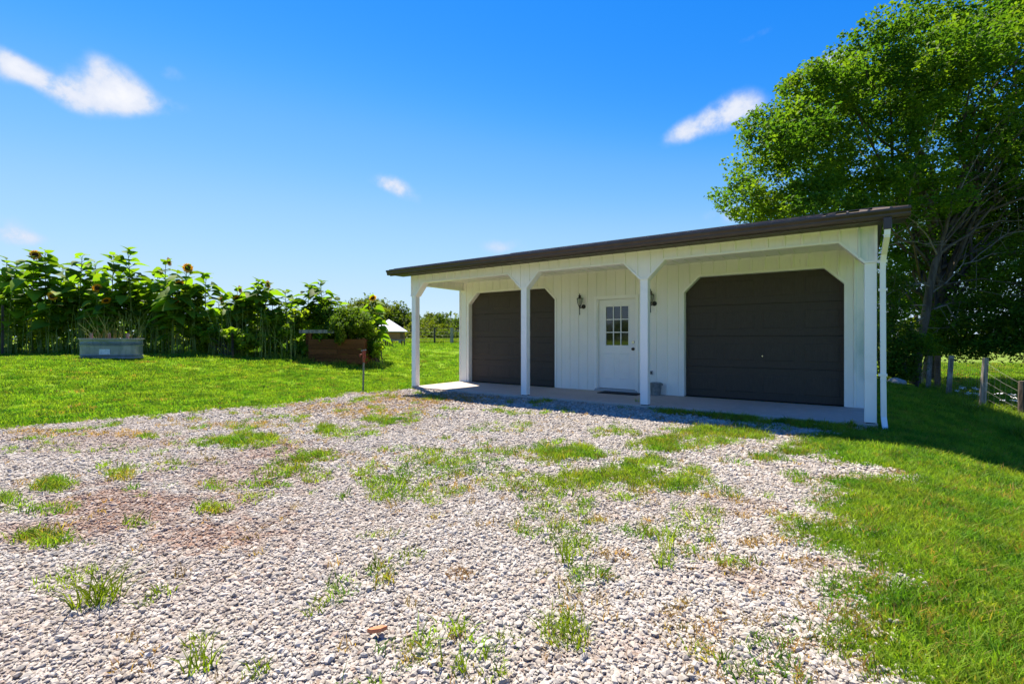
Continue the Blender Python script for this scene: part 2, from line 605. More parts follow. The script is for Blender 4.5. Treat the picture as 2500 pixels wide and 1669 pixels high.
# ------------------------------------------------------------------ ground, lawn, driveway
xs = np.concatenate([-14 - np.cumsum(.3 * 1.16 ** np.arange(42))[::-1], np.arange(-14, 16, .2), 16 + np.cumsum(.3 * 1.16 ** np.arange(42))])
ys = np.concatenate([-12 - np.cumsum(.3 * 1.16 ** np.arange(42))[::-1], np.arange(-12, 16, .2), 16 + np.cumsum(.3 * 1.16 ** np.arange(42))])
gx, gy = np.meshgrid(xs, ys)
gv = np.stack([gx, gy, gz(gx, gy)], -1).reshape(-1, 3)
nx, ny = len(xs), len(ys)
ii = (np.arange(ny - 1)[:, None] * nx + np.arange(nx - 1)[None, :]).ravel()
gf = np.stack([ii, ii + 1, ii + 1 + nx, ii + nx], -1)
o = link('lawn', np_mesh('lawn', gv, gf, M['lawn'], True))
tag(o, kind='structure')
o.data.materials.append(M['pasture'])
cxm = gv[gf].mean(1)
o.data.polygons.foreach_set('material_index', (((cxm[:, 0] > 12.0) & (cxm[:, 1] > 1.5)) | (np.hypot(cxm[:, 0] - 9, cxm[:, 1] + 8.5) > 52)).astype(np.int32))

# the worn outline of the gravel, read off the photograph and laid on the ground
EDGE_L = [(0, 1048), (200, 1031), (400, 1013), (550, 999), (700, 989), (790, 975), (850, 958), (900, 961), (950, 954), (1003, 951)]
EDGE_R = [(1963, 1077), (2048, 1122), (2129, 1142), (2290, 1180), (2219, 1184), (2112, 1170), (2061, 1188), (2048, 1230), (2014, 1247),
          (2091, 1260), (2133, 1307), (2048, 1290), (1975, 1284), (1937, 1294), (1984, 1324), (2057, 1341), (2155, 1354), (2133, 1384),
          (2231, 1431), (2112, 1439), (2044, 1444), (2069, 1469), (2133, 1499), (2048, 1529), (2039, 1555), (2112, 1597), (2189, 1610),
          (2240, 1640), (2283, 1669)]
poly = [ground_px(u, v) for u, v in EDGE_L]
poly += [(0.0, 0.03), (9.30, 0.03), (9.36, -.35), (8.9, -.62)]
poly += [ground_px(u, v) for u, v in EDGE_R]
poly += [(9.9, -7.0), (10.1, -9.5), (10.5, -12), (-4.0, -12), (-2.9, -9.0)]


def on_drive(x, y):
    wx = (vnoise(x, y, .35, 1) - .5) * .22 + (vnoise(x, y, .09, 2) - .5) * .10
    wy = (vnoise(x, y, .35, 8) - .5) * .22 + (vnoise(x, y, .09, 9) - .5) * .10
    near = np.clip((y + 9.5) / 3, 0, 1)
    k = np.where(y > -.35, .25, 1.0)
    return in_poly(x + wx * k, y + wy * k, poly)


# brown bare zones and weed patches: (u, v, half width px, half height px, amount)
BROWN = [(330, 1250, 330, 62, .95), (700, 1105, 120, 30, .9), (560, 1160, 200, 40, .6), (150, 1300, 220, 40, .8), (60, 1320, 150, 35, .9), (250, 1080, 260, 26, .45),
         (1080, 975, 170, 18, .5), (860, 990, 200, 12, .35), (1810, 1400, 160, 30, .35), (1500, 1590, 140, 50, .3), (150, 1085, 170, 16, .4), (1330, 1600, 120, 40, .25), (930, 965, 60, 8, .5),
         (1850, 1240, 200, 30, .3), (2010, 1400, 120, 30, .4)]
GREEN = [(1357, 1112, 92, 23, 1.0), (1250, 1108, 70, 14, .5), (1535, 1170, 160, 28, .95), (1400, 1185, 110, 16, .8), (1620, 1090, 46, 14, 1.0), (1760, 1060, 105, 20, .85), (1560, 1140, 70, 18, .8), (1680, 1180, 90, 22, .7),
         (1700, 1030, 260, 10, .0), (590, 1080, 100, 17, .75), (480, 1083, 40, 10, .5), (745, 1118, 70, 30, .55), (690, 1150, 60, 18, .5), (1060, 1140, 190, 40, .45), (930, 1190, 80, 30, .5), (1000, 1210, 90, 22, .45),
         (1130, 1120, 90, 20, .4), (900, 1150, 60, 30, .45), (128, 1188, 38, 17, .8), (293, 1157, 24, 15, .8), (22, 1240, 40, 26, .85), (105, 1252, 52, 16, .85), (95, 1330, 92, 24, .95), (190, 1330, 30, 10, .7),
         (340, 1290, 22, 9, .6), (512, 1246, 60, 14, .75), (425, 1188, 28, 10, .5), (20, 1100, 20, 8, .5), (770, 1170, 50, 16, .4), (860, 1060, 60, 12, .3), (948, 1030, 60, 9, .55), (793, 1054, 26, 14, .6),
         (640, 1220, 60, 14, .35), (820, 1215, 60, 16, .3), (1105, 1255, 60, 18, .35), (915, 1310, 45, 14, .35), (1330, 1275, 60, 14, .3), (1430, 1345, 55, 24, .5), (1395, 1400, 70, 30, .3), (1620, 1370, 50, 24, .25),
         (1885, 1118, 50, 15, .8), (1960, 1100, 90, 20, .75), (1940, 1165, 30, 10, .6), (1955, 1182, 22, 12, .5), (1800, 1130, 60, 14, .25), (1380, 1555, 62, 28, .5), (1720, 1085, 60, 12, .6), (2090, 1082, 110, 12, .7),
         (985, 1100, 70, 16, .4), (1200, 1165, 60, 14, .45), (1250, 1190, 50, 12, .4), (1090, 1175, 80, 16, .35), (1330, 1230, 70, 14, .15), (270, 1150, 60, 12, .3), (560, 1190, 80, 16, .25), (650, 1185, 50, 14, .4),
         (1180, 1050, 80, 10, .2), (1480, 1050, 70, 9, .25), (1810, 1020, 160, 12, .0), (1300, 1010, 60, 8, .1), (2180, 1400, 60, 20, .5), (2140, 1560, 60, 25, .5), (2200, 1330, 80, 30, .5),
         (330, 1100, 120, 12, .12), (130, 1090, 100, 10, .15), (640, 1040, 120, 10, .12), (420, 1140, 120, 16, .15)]
DRY = [(1120, 1413, 22, 14, .8), (1830, 1385, 70, 22, .8), (1960, 1393, 60, 22, .7), (2000, 1330, 50, 20, .4), (1690, 1400, 50, 20, .4), (1660, 1500, 70, 30, .45), (1760, 1520, 90, 40, .5), (1650, 1580, 110, 50, .5),
       (1390, 1600, 110, 50, .45), (1700, 1640, 90, 40, .6), (1430, 1450, 60, 20, .35), (2080, 1480, 70, 34, .6), (2140, 1420, 60, 20, .6), (1100, 975, 180, 12, .35), (850, 995, 140, 8, .35), (2190, 1165, 70, 12, .5),
       (450, 1600, 60, 20, .2), (300, 1570, 40, 12, .4), (1480, 1270, 40, 10, .3), (1720, 1350, 80, 20, .3), (1910, 1270, 60, 14, .35), (1580, 1290, 60, 16, .25), (2100, 1640, 60, 20, .5), (1850, 1250, 100, 18, .3),
       (250, 1062, 240, 8, .3), (1030, 1480, 60, 20, .12), (1950, 1560, 90, 40, .5), (100, 1060, 90, 8, .3), (1180, 1480, 100, 20, .1), (900, 1010, 200, 12, .3), (600, 1040, 160, 10, .25), (1250, 1290, 60, 10, .2), (1500, 1360, 70, 16, .3), (1420, 1500, 80, 26, .3), (1100, 1570, 90, 24, .2), (1900, 1480, 90, 26, .45), (1800, 1210, 120, 14, .3), (2000, 1230, 50, 12, .4), (1860, 1330, 80, 18, .35)]


def px_blobs(lst, x, y):
    """amount (0..1) of a zone at ground points; each zone is a plan ellipse"""
    out = np.zeros(x.shape)
    ww = (vnoise(x, y, .22, 4) - .5) * .9 + (vnoise(x, y, .07, 6) - .5) * .7 + (vnoise(x, y, .6, 14) - .5) * .6
    for (u, v, a, b, k) in lst:
        if k <= 0:
            continue
        cx0, cy0 = ground_px(u, v)
        d = (x - cx0) * FWD[0] + (y - cy0) * FWD[1]
        r = (x - cx0) * RGT[0] + (y - cy0) * RGT[1]
        dep = (cx0 - CAM.x) * FWD[0] + (cy0 - CAM.y) * FWD[1]
        ra = a / FPX * dep
        x1, y1 = ground_px(u, v - b)
        x2, y2 = ground_px(u, v + b)
        rb = .5 * abs((x1 - x2) * FWD[0] + (y1 - y2) * FWD[1])
        lat = r - d * ((u - 1250) / FPX)
        q = np.sqrt((lat / ra) ** 2 + (d / rb) ** 2) + ww * 1.05
        out = np.maximum(out, k * np.clip((1.25 - q) / .75, 0, 1))
    return out


# gravel sheet, cut from small cells that lie inside the worn outline
cs = .07
dxs = np.arange(-4.0, 11.2, cs)
dys = np.arange(-11.5, .05, cs)
dgx, dgy = np.meshgrid(dxs, dys)
dz = gz(dgx, dgy) + .010
dv = np.stack([dgx, dgy, dz], -1).reshape(-1, 3)
mx_, my_ = len(dxs), len(dys)
ii = (np.arange(my_ - 1)[:, None] * mx_ + np.arange(mx_ - 1)[None, :])
ccx, ccy = dgx[:-1, :-1] + cs / 2, dgy[:-1, :-1] + cs / 2
keep = on_drive(ccx, ccy)
ii = ii[keep]
df = np.stack([ii, ii + 1, ii + 1 + mx_, ii + mx_], -1)
used = np.unique(df)
remap = np.full(len(dv), -1)
remap[used] = np.arange(len(used))
dme = np_mesh('gravel_driveway', dv[used], remap[df], M['drive'], True)
fattr(dme, 'tint', px_blobs(BROWN, dv[used][:, 0], dv[used][:, 1]) * .9)
o = link('gravel_driveway', dme)
tag(o, kind='structure')


def near_drive(x, y, j):
    k = np.where((y > -.5) & (x < 9.2), 0, 1) * j
    return on_drive(x + rng.normal(0, 1, len(x)) * k, y + rng.normal(0, 1, len(x)) * k)


def fan(n_per, x0, x1, y0, y1, dmin, dmax, half=64):
    """random ground points in a box that a viewer near the camera could see"""
    n = int((x1 - x0) * (y1 - y0) * n_per)
    x = rng.uniform(x0, x1, n)
    y = rng.uniform(y0, y1, n)
    d = (x - CAM.x) * FWD[0] + (y - CAM.y) * FWD[1]
    r = (x - CAM.x) * RGT[0] + (y - CAM.y) * RGT[1]
    k = (d > dmin) & (d < dmax) & (np.abs(r) < np.maximum(d, .8) * math.tan(R(half - 7)) + .5)
    return x[k], y[k], d[k]


# ---- gravel stones
def stone_mesh(seed):
    import bmesh
    r = random.Random(seed)
    bm = bmesh.new()
    bmesh.ops.create_icosphere(bm, subdivisions=1, radius=1)
    cuts = []
    for _ in range(6):
        d = Vector((r.gauss(0, 1), r.gauss(0, 1), r.gauss(0, 1))).normalized()
        cuts.append((d, r.uniform(.5, .85)))
    for v in bm.verts:
        v.co *= r.uniform(.92, 1.1)
        for d, h in cuts:
            t = v.co.dot(d)
            if t > h:
                v.co -= d * (t - h)
        v.co.x *= 1.0
        v.co.y *= .78
        v.co.z *= .55
    me = bpy.data.meshes.new('stone')
    bm.to_mesh(me)
    bm.free()
    me.materials.append(M['stone'])
    return me


stones = [stone_mesh(i) for i in range(7)]
sx, sy, ss = [], [], []
for (dens, d0, d1, sc0) in ((3300, 1.2, 4.2, .0112), (3600, 1.2, 4.2, .0060), (2200, 4.2, 7.5, .0140), (1600, 4.2, 7.5, .0080), (1200, 7.5, 14.5, .0190)):
    x, y, d = fan(dens, -4, 11, -9.5, .05, d0, d1)
    k = near_drive(x, y, .07)
    x, y, d = x[k], y[k], d[k]
    br = px_blobs(BROWN, x, y)
    k = rng.random(len(x)) > br * .28
    x, y = x[k], y[k]
    sx.append(x)
    sy.append(y)
    ss.append(sc0 * np.exp(np.clip(rng.normal(0, .42, len(x)), -1.0, .75)))
sx, sy, ss = np.concatenate(sx), np.concatenate(sy), np.concatenate(ss)
# a few stray stones off the edge
n = len(sx)
ang = rng.normal(0, .30, (n, 3))
ang[:, 2] = rng.uniform(0, 6.28, n)
st = np.clip(px_blobs(BROWN, sx, sy) * .85 * rng.uniform(.4, 1.1, n) + np.clip(vnoise(sx, sy, 1.3, 21) - .45, 0, 1) * .55 * rng.uniform(0, 1.2, n) + (rng.random(n) < .05) * rng.uniform(.2, .6, n), 0, 1)
sc3 = np.stack([ss * rng.uniform(.8, 1.35, n), ss * rng.uniform(.8, 1.2, n), ss * rng.uniform(.8, 1.3, n)], -1)
P = np.stack([sx, sy, gz(sx, sy) + .012 + rng.uniform(-.15, .55, n) * np.maximum(ss, .009) * .6], -1)
o = scatter('gravel', P, ang, sc3, st, rng.integers(0, 7, n), stones)
tag(o, kind='stuff')


# ---- grass
def clump_mesh(seed, nb, rad, h, w, m, lean=.5):
    r = np.random.default_rng(seed)
    V, F = [], []
    for i in range(nb):
        a, q = r.uniform(0, 6.28), rad * math.sqrt(r.random())
        bx, by = q * math.cos(a), q * math.sin(a)
        hh = h * r.uniform(.55, 1.15)
        la = r.uniform(0, 6.28)
        le = lean * r.uniform(.2, 1.2) * hh
        fa = r.uniform(0, 3.14)
        wx, wy = w * .5 * math.cos(fa), w * .5 * math.sin(fa)
        b = len(V)
        for t, ws in ((0, 1.0), (.55, .85)):
            ox, oy = bx + le * t * t * math.cos(la), by + le * t * t * math.sin(la)
            V += [(ox - wx * ws, oy - wy * ws, hh * t), (ox + wx * ws, oy + wy * ws, hh * t)]
        V.append((bx + le * math.cos(la), by + le * math.sin(la), hh * .97))
        F += [(b, b + 1, b + 3), (b, b + 3, b + 2), (b + 2, b + 3, b + 4)]
    return np_mesh('grass_clump', np.array(V), np.array(F), m)


near_cl = [clump_mesh(i, 34, .075, .058, .0050, M['blade'], .9) for i in range(4)]
far_cl = [clump_mesh(20 + i, 46, .17, .060, .013, M['blade'], .7) for i in range(3)]
vfar_cl = [clump_mesh(40 + i, 60, .42, .085, .028, M['blade'], .7) for i in range(3)]


def slab_free(x, y):
    return ~((x > -.02) & (x < 9.42) & (y > -.04) & (y < 9.95))


GX, GY, GS, GI, GT = [], [], [], [], []


def lawn_pts(dens, x0, x1, y0, y1, d0, d1, base, kinds, s0, dry=0.03):
    x, y, d = fan(dens, x0, x1, y0, y1, d0, d1)
    k = (~near_drive(x, y, .09)) & slab_free(x, y)
    x, y = x[k], y[k]
    n = len(x)
    GX.append(x)
    GY.append(y)
    GS.append(s0 * rng.uniform(.7, 1.25, n))
    GI.append(base + rng.integers(0, kinds, n))
    GT.append(np.where(rng.random(n) < dry, rng.uniform(.4, .9, n), rng.uniform(0, .08, n)))


lawn_pts(620, 8.2, 16, -9.5, -.6, .9, 4.2, 0, 4, 1.0, .09)
lawn_pts(330, 8.2, 16, -7.5, 4, 4.2, 8.5, 0, 4, 1.15, .05)
lawn_pts(150, 8.5, 14, -2, 12, 8.5, 14, 0, 4, 1.5, .04)
lawn_pts(30, 15.5, 24, -9, 3, 5, 16, 4, 3, 1.2, .04)
lawn_pts(62, -14, 1.5, -12, 10, 5.0, 15.5, 4, 3, .95, .03)
lawn_pts(22, -16, 4, -10, 20, 15.5, 24, 4, 3, 1.3, .02)
lawn_pts(3.2, -34, 4, -2, 42, 24, 52, 7, 3, 1.0, .0)
lawn_pts(9, 11.8, 30, -4, 40, 9, 34, 7, 3, 1.0, .12)
# ragged straw-coloured fringe where the lawn meets the gravel
x, y, d = fan(900, -4, 11, -9.5, .05, 1.5, 14)
k = on_drive(x, y)
x, y = x[k], y[k]
e = np.zeros(len(x), bool)
for dx_, dy_ in ((.16, 0), (-.16, 0), (0, .2), (0, -.2)):
    e |= ~on_drive(x + dx_, y + dy_) & (y + dy_ < -.02)
k = e & (rng.random(len(x)) < .30)
x, y = x[k], y[k]
GX.append(x)
GY.append(y)
GS.append(rng.uniform(.45, .85, len(x)))
GI.append(rng.integers(0, 4, len(x)))
GT.append(np.where(rng.random(len(x)) < .5, rng.uniform(.5, 1.0, len(x)), .05))
GX, GY, GS, GI, GT = map(np.concatenate, (GX, GY, GS, GI, GT))
n = len(GX)
rt = rng.normal(0, .12, (n, 3))
rt[:, 2] = rng.uniform(0, 6.28, n)
o = scatter('lawn_grass', np.stack([GX, GY, gz(GX, GY) - .004], -1), rt, GS, GT, GI, near_cl + far_cl + vfar_cl)
tag(o, kind='stuff')

# weeds sprinkled over the gravel
weed_cl = [clump_mesh(60 + i, 15, .05, .055, .0055, M['blade'], 1.1) for i in range(4)]
X, Y, Sc, T = [], [], [], []
x, y, d = fan(640, -4, 11, -9.5, -.02, 1.2, 14.5)
k = on_drive(x, y)
x, y, d = x[k], y[k], d[k]
g = px_blobs(GREEN, x, y)
g = np.maximum(g, ((y > -.45 - (x - 6) * .05) & (x > 5.6)) * np.clip((x - 5.4) / 2, .25, .8) * (vnoise(x, y, .25, 7) > .35))
speck = (vnoise(x, y, .30, 12) > .70) * (vnoise(x, y, 1.4, 13) > .40) * .34
k = rng.random(len(x)) < np.maximum(g ** 1.2, speck)
X.append(x[k]); Y.append(y[k]); Sc.append(rng.uniform(.55, 1.25, k.sum()) * (1 + .03 * d[k])); T.append(np.where(rng.random(k.sum()) < .13, .6, rng.uniform(0, .12, k.sum())))
WI = [np.where((g[k] > .5) & (rng.random(k.sum()) < .8), 4, 0) + rng.integers(0, 4, k.sum())]
q = px_blobs(DRY, x, y)
k = rng.random(len(x)) < np.maximum(q * .75, .010 + .05 * (vnoise(x, y, .5, 31) > .68))
X.append(x[k]); Y.append(y[k]); Sc.append(rng.uniform(.45, .95, k.sum()) * (1 + .03 * d[k])); T.append(rng.uniform(.75, 1, k.sum()))
WI.append(rng.integers(0, 4, k.sum()))
X, Y, Sc, T = map(np.concatenate, (X, Y, Sc, T))
n = len(X)
rt = rng.normal(0, .2, (n, 3))
rt[:, 2] = rng.uniform(0, 6.28, n)
o = scatter('weeds', np.stack([X, Y, gz(X, Y) + .004], -1), rt, Sc, T, np.concatenate(WI), weed_cl + near_cl)
tag(o, kind='stuff')

# ------------------------------------------------------------------ porch slab
D = 1.682          # porch depth, drawing units
L = 8.534
W = .133           # post width
b = MB().box(-.012, L + .01, -.012, D + .02, -.30, 0.0)
o = b.build('porch_slab', M['concrete'], None, S, bevel=.012)
tag(o, kind='structure')

# ------------------------------------------------------------------ the building
bld = empty('garage_building', (0, 0, 0))
tag(bld, 'white metal garage with an arched front porch, brown roof and two dark garage doors', 'garage')
RIB = L / 40
CH = .28
HB = 2.547         # top of the white wall at the eave
AT = 2.365         # crown of the porch arches
AS = 2.07          # spring of the arches
arches = [(W + .009, .404, 2.733, 3.028), (3.173, 3.447, 5.122, 5.413), (5.541, 5.828, 8.125, 8.401)]


def zb_front(x):
    for a, b_, c, d in arches:
        if a <= x <= d:
            if x < b_:
                return AS + (AT - AS) * (x - a) / (b_ - a)
            if x > c:
                return AS + (AT - AS) * (d - x) / (d - c)
            return AT
    return AS


OPEN = [(.30, 2.84), (5.66, 8.19)]
OT = 2.265
DOORF = (3.80, 4.766, 1.995)


def zb_back(x):
    for a, b_ in OPEN:
        if a < x < b_:
            return min(OT, OT - CH + (x - a) / 1.0, OT - CH + (b_ - x) / 1.0)
    if DOORF[0] < x < DOORF[1]:
        return DOORF[2]
    return 0.0


def breaks(x0, x1, extra):
    e = 1e-4
    pts = sorted({x0, x1} | {p for p in extra if x0 < p < x1})
    return pts


FB = sorted({p for a in arches for p in a})
BB = sorted([.30, .58, 2.56, 2.84, 5.66, 5.94, 7.91, 8.19, 3.80, 4.766])


def panels(parent, x0, x1, zf, brk, y, ztop, mfun, offset=0.0):
    """steel siding: each pan between two ribs is its own piece, its rib standing proud"""
    k0 = math.floor((x0 - offset) / RIB)
    xx = [x0] + [offset + k * RIB for k in range(k0, k0 + 60) if x0 + .03 < offset + k * RIB < x1 - .03] + [x1]
    for a, b_ in zip(xx[:-1], xx[1:]):
        seg = breaks(a, b_, brk)
        m_ = MB()
        for p, q in zip(seg[:-1], seg[1:]):
            e = 1e-4
            zp, zq = zf(p + e), zf(q - e)
            if zp < ztop - .01 or zq < ztop - .01:
                m_.add([(p, y, zp), (q, y, zq), (q, y, ztop), (p, y, ztop)], [(0, 1, 2, 3)])
        # the rib at the left edge of the pan
        if a > x0 + .001:
            rw, rh = .0125, .017
            zl = max(zf(a - .019), zf(a + .019))
            m_.add([(a - .019, y, zl), (a - rw, y - rh, zl), (a + rw, y - rh, zl), (a + .019, y, zl),
                    (a - .019, y, ztop), (a - rw, y - rh, ztop), (a + rw, y - rh, ztop), (a + .019, y, ztop)],
                   [(0, 1, 5, 4), (1, 2, 6, 5), (2, 3, 7, 6)])
        for c in (a + (b_ - a) * .5,):     # a shallow stiffening line in each pan
            zl = max(zf(c - .004), zf(c + .004))
            m_.add([(c - .006, y - .0002, zl), (c, y - .003, zl), (c + .006, y - .0002, zl), (c - .006, y - .0002, ztop), (c, y - .003, ztop), (c + .006, y - .0002, ztop)],
                   [(0, 1, 4, 3), (1, 2, 5, 4)])
        if m_.f:
            m_.build('siding_panel', mfun(a), parent, S)


def trim_path(m_, pts, w, y0, y1):
    """flat trim following a line in x,z: w to the left of the travel direction"""
    n = len(pts)
    offs = []
    for i in range(n):
        a = Vector(pts[max(i - 1, 0)])
        p = Vector(pts[i])
        c = Vector(pts[min(i + 1, n - 1)])
        d1 = (p - a).normalized() if i > 0 else (c - p).normalized()
        d2 = (c - p).normalized() if i < n - 1 else d1
        n1, n2 = Vector((-d1.y, d1.x)), Vector((-d2.y, d2.x))
        nn = (n1 + n2).normalized()
        offs.append(p + nn * (w / max(nn.dot(n1), .3)))
    for i in range(n - 1):
        q = [pts[i], pts[i + 1], tuple(offs[i + 1]), tuple(offs[i])]
        m_.prism([(a[0], a[1]) for a in q], y0, y1)
    return m_


# frieze with its three arches
fr = MB()
for p, q in zip([0] + FB, FB + [L]):
    e = 1e-4
    zp, zq = zb_front(p + e), zb_front(q - e)
    fr.prism([(p, zp + .002), (q, zq + .002), (q, HB), (p, HB)], .006, W)
frieze = fr.build('arched_beam', M['trim'], bld, S)
panels(frieze, 0, L, zb_front, FB, .0, HB, lambda x: M['siding'] if x < 8.2 else M['siding_stained'], .03)
t = MB()
for a, b_, c, d in arches:
    trim_path(t, [(a, AS), (b_, AT), (c, AT), (d, AS)], .026, -.016, .010)
for x0, x1 in ((-.012, W + .010), (3.026, 3.175), (5.411, 5.543), (8.399, L + .016)):
    t.box(x0, x1, -.0165, .0095, AS - .001, AS + .024)
t.box(-.004, .026, -.015, .012, AS + .024, HB)
t.box(L - .026, L + .004, -.015, .012, AS + .024, HB)
t.box(0, L, -.014, .010, HB - .022, HB - .002)
t.build('arch_trim', M['trim'], bld, S)
# rounded wrap under the arches
t = MB()
for a, b_, c, d in arches:
    trim_path(t, [(a, AS - .004), (b_, AT - .004), (c, AT - .004), (d, AS - .004)], .008, .010, W + .02)
t.build('arch_soffit', M['trim'], bld, S)
for x0 in (0, 3.034, 5.411, L - W):
    p = MB().box(x0 + .002, x0 + W - .002, .004, W, .012, AS)
    po = p.build('post', M['post'], bld, S, bevel=.006)
    MB().box(x0 + .016, x0 + W - .016, .018, W - .014, 0.0, .012).build('post_shim', M['soffit_dark'], po, S)

# side beams of the porch (left one seen from inside)
for x0, x1, nm in ((.004, W - .01, 'side_beam'), (L - W + .01, L - .004, 'side_beam')):
    s = MB().box(x0, x1, W + .02, D - .002, 2.335, HB - .01)
    sb = s.build(nm, M['trim'], bld, S)
    if x0 < 1:
        for k in range(1, 8):
            yy = W + .02 + k * .2134 - .05
            if yy < D - .03:
                MB().box(x1, x1 + .012, yy - .013, yy + .013, 2.362, HB - .03).build('siding_rib', M['siding'], sb, S)
        MB().box(x1, x1 + .016, W + .02, D - .004, 2.334, 2.360).box(x1, x1 + .016, W + .02, D - .004, HB - .04, HB - .012).build('beam_trim', M['trim'], sb, S)
    else:
        MB().box(x0 - .012, x0, W + .02, D - .004, 2.334, 2.360).build('beam_trim', M['trim'], sb, S)
# porch ceiling with ribs
c = MB().box(W - .01, L - W + .01, W, D - .001, 2.530, 2.545)
ceil = c.build('porch_ceiling', M['trim'], bld, S)
for k in range(1, 40):
    x = .03 + k * RIB
    MB().box(x - .014, x + .014, W + .004, D - .018, 2.518, 2.5305).build('ceiling_rib', M['trim'], ceil, S)

# back wall of the porch with its openings
bw = MB()
for p, q in zip([0] + BB, BB + [L]):
    e = 1e-4
    zp, zq = zb_back(p + e), zb_back(q - e)
    bw.prism([(p, zp + .002), (q, zq + .002), (q, 2.53), (p, 2.53)], D + .004, D + .13)
wall = bw.build('porch_wall', M['trim'], bld, S)
panels(wall, 0, L, zb_back, BB, D, 2.530, lambda x: M['siding'] if x < 8.15 else M['siding_stained'], .0)
t = MB()
for a, b_ in OPEN:
    trim_path(t, [(a, 0.004), (a, OT - CH), (a + CH, OT), (b_ - CH, OT), (b_, OT - CH), (b_, .004)], .030, D - .018, D + .006)
t.box(0, L, D - .016, D + .003, 2.500, 2.529)
t.box(-.006, .032, D - .017, D + .004, .003, 2.50)
t.box(L - .035, L + .004, D - .017, D + .004, .003, 2.50)
t.build('opening_trim', M['trim'], bld, S)
for a, b_ in OPEN:
    t = MB()                                               # jambs
    trim_path(t, [(a + .0, 0.004), (a, OT - CH), (a + CH, OT), (b_ - CH, OT), (b_, OT - CH), (b_, .004)], -.010, D - .012, D + .118)
    t.build('door_jamb', M['trim'], bld, S)

# garage doors: four sections each with a row of raised panels
for a, b_ in OPEN:
    gd = empty('garage_door', (0, 0, 0))
    gd.parent = bld
    if a < 1:
        gd['label'] = 'dark garage door partly hidden by a porch post'
    else:
        gd['label'] = 'dark garage door right of the entry door'
    nsec = 4
    hs = (OT + .02) / nsec
    yd = D + .12
    for i in range(nsec):
        z0, z1 = .004 + i * hs, .004 + (i + 1) * hs - .004
        sct = MB().box(a - .02, b_ + .02, yd, yd + .04, z0, z1)
        so_ = sct.build('door_section', M['door_dark'], gd, S, bevel=.004)
        npan = 4
        pw = (b_ - a) / npan
        for j in range(npan):
            x0, x1 = a + j * pw + .07, a + (j + 1) * pw - .07
            w0, w1 = z0 + .13, z1 - .13
            r = MB()
            # a raised field inside a recessed moulding
            r.add([(x0, yd - .0006, w0), (x1, yd - .0006, w0), (x1, yd - .0006, w1), (x0, yd - .0006, w1),
                   (x0 + .014, yd - .0065, w0 + .014), (x1 - .014, yd - .0065, w0 + .014), (x1 - .014, yd - .004, w1 - .014), (x0 + .014, yd - .004, w1 - .014)],
                  [(0, 1, 5, 4), (1, 2, 6, 5), (2, 3, 7, 6), (3, 0, 4, 7), (4, 5, 6, 7)])
            r.build('raised_panel', M['door_dark'], gd, S)
    MB().box(a - .02, b_ + .02, yd - .004, yd + .03, -.0, .012).build('rubber_seal', M['rubber'], gd, S)
MB().lathe([(0, -.002), (.012, -.002), (.012, .01), (0, .012)], (0, 0, 0), 10)
k_ = MB().tube([(6.99, D + .119, .79), (6.99, D + .100, .79)], .011, 10)
k_.build('door_lock', M['chrome'], bld, S)

# entry door
ed = empty('entry_door', (0, 0, 0))
ed.parent = bld
YD = D + .075
t = MB()
f0, f1, ft = DOORF
t.box(f0, f0 + .058, D - .022, D + .02, .0, ft)
t.box(f1 - .058, f1, D - .022, D + .02, .0, ft)
t.box(f0 + .058, f1 - .058, D - .022, D + .02, ft - .058, ft)
t.box(f0 + .05, f0 + .072, D + .0, D + .12, .0, ft - .05)
t.box(f1 - .072, f1 - .05, D + .0, D + .12, .0, ft - .05)
t.box(f0 + .05, f1 - .05, D + .0, D + .12, ft - .072, ft - .0505)
t.build('door_frame', M['trim'], ed, S, bevel=.004)
sl0, sl1, sz0, sz1 = f0 + .074, f1 - .074, .058, ft - .074
wx0, wx1, wz0, wz1 = 4.034, 4.528, .962, 1.772
d_ = MB()
d_.box(sl0, wx0, YD, YD + .04, sz0, sz1)
d_.box(wx1, sl1, YD, YD + .04, sz0, sz1)
d_.box(wx0, wx1, YD, YD + .04, sz0, wz0)
d_.box(wx0, wx1, YD, YD + .04, wz1, sz1)
slab = d_.build('door_leaf', M['door_white'], ed, S)
t = MB()
q = .028
t.box(wx0 - q, wx1 + q, YD - .010, YD + .01, wz1, wz1 + q)
t.box(wx0 - q, wx1 + q, YD - .010, YD + .01, wz0 - q, wz0)
t.box(wx0 - q, wx0, YD - .010, YD + .01, wz0, wz1)
t.box(wx1, wx1 + q, YD - .010, YD + .01, wz0, wz1)
t.build('window_frame', M['door_white'], ed, S, bevel=.004)
t = MB()
for i in (1, 2):
    x = wx0 + (wx1 - wx0) * i / 3
    t.box(x - .009, x + .009, YD - .004, YD + .012, wz0, wz1)
    z = wz0 + (wz1 - wz0) * i / 3
    t.box(wx0, wx1, YD - .0055, YD + .0105, z - .009, z + .009)
t.build('window_bars', M['door_white'], ed, S)
for i in range(3):
    for j in range(3):
        x0 = wx0 + (wx1 - wx0) * i / 3 + .003
        z0 = wz0 + (wz1 - wz0) * j / 3 + .003
        MB().box(x0, x0 + (wx1 - wx0) / 3 - .006, YD + .013, YD + .019, z0, z0 + (wz1 - wz0) / 3 - .006).build('window_pane', M['glass'], ed, S)
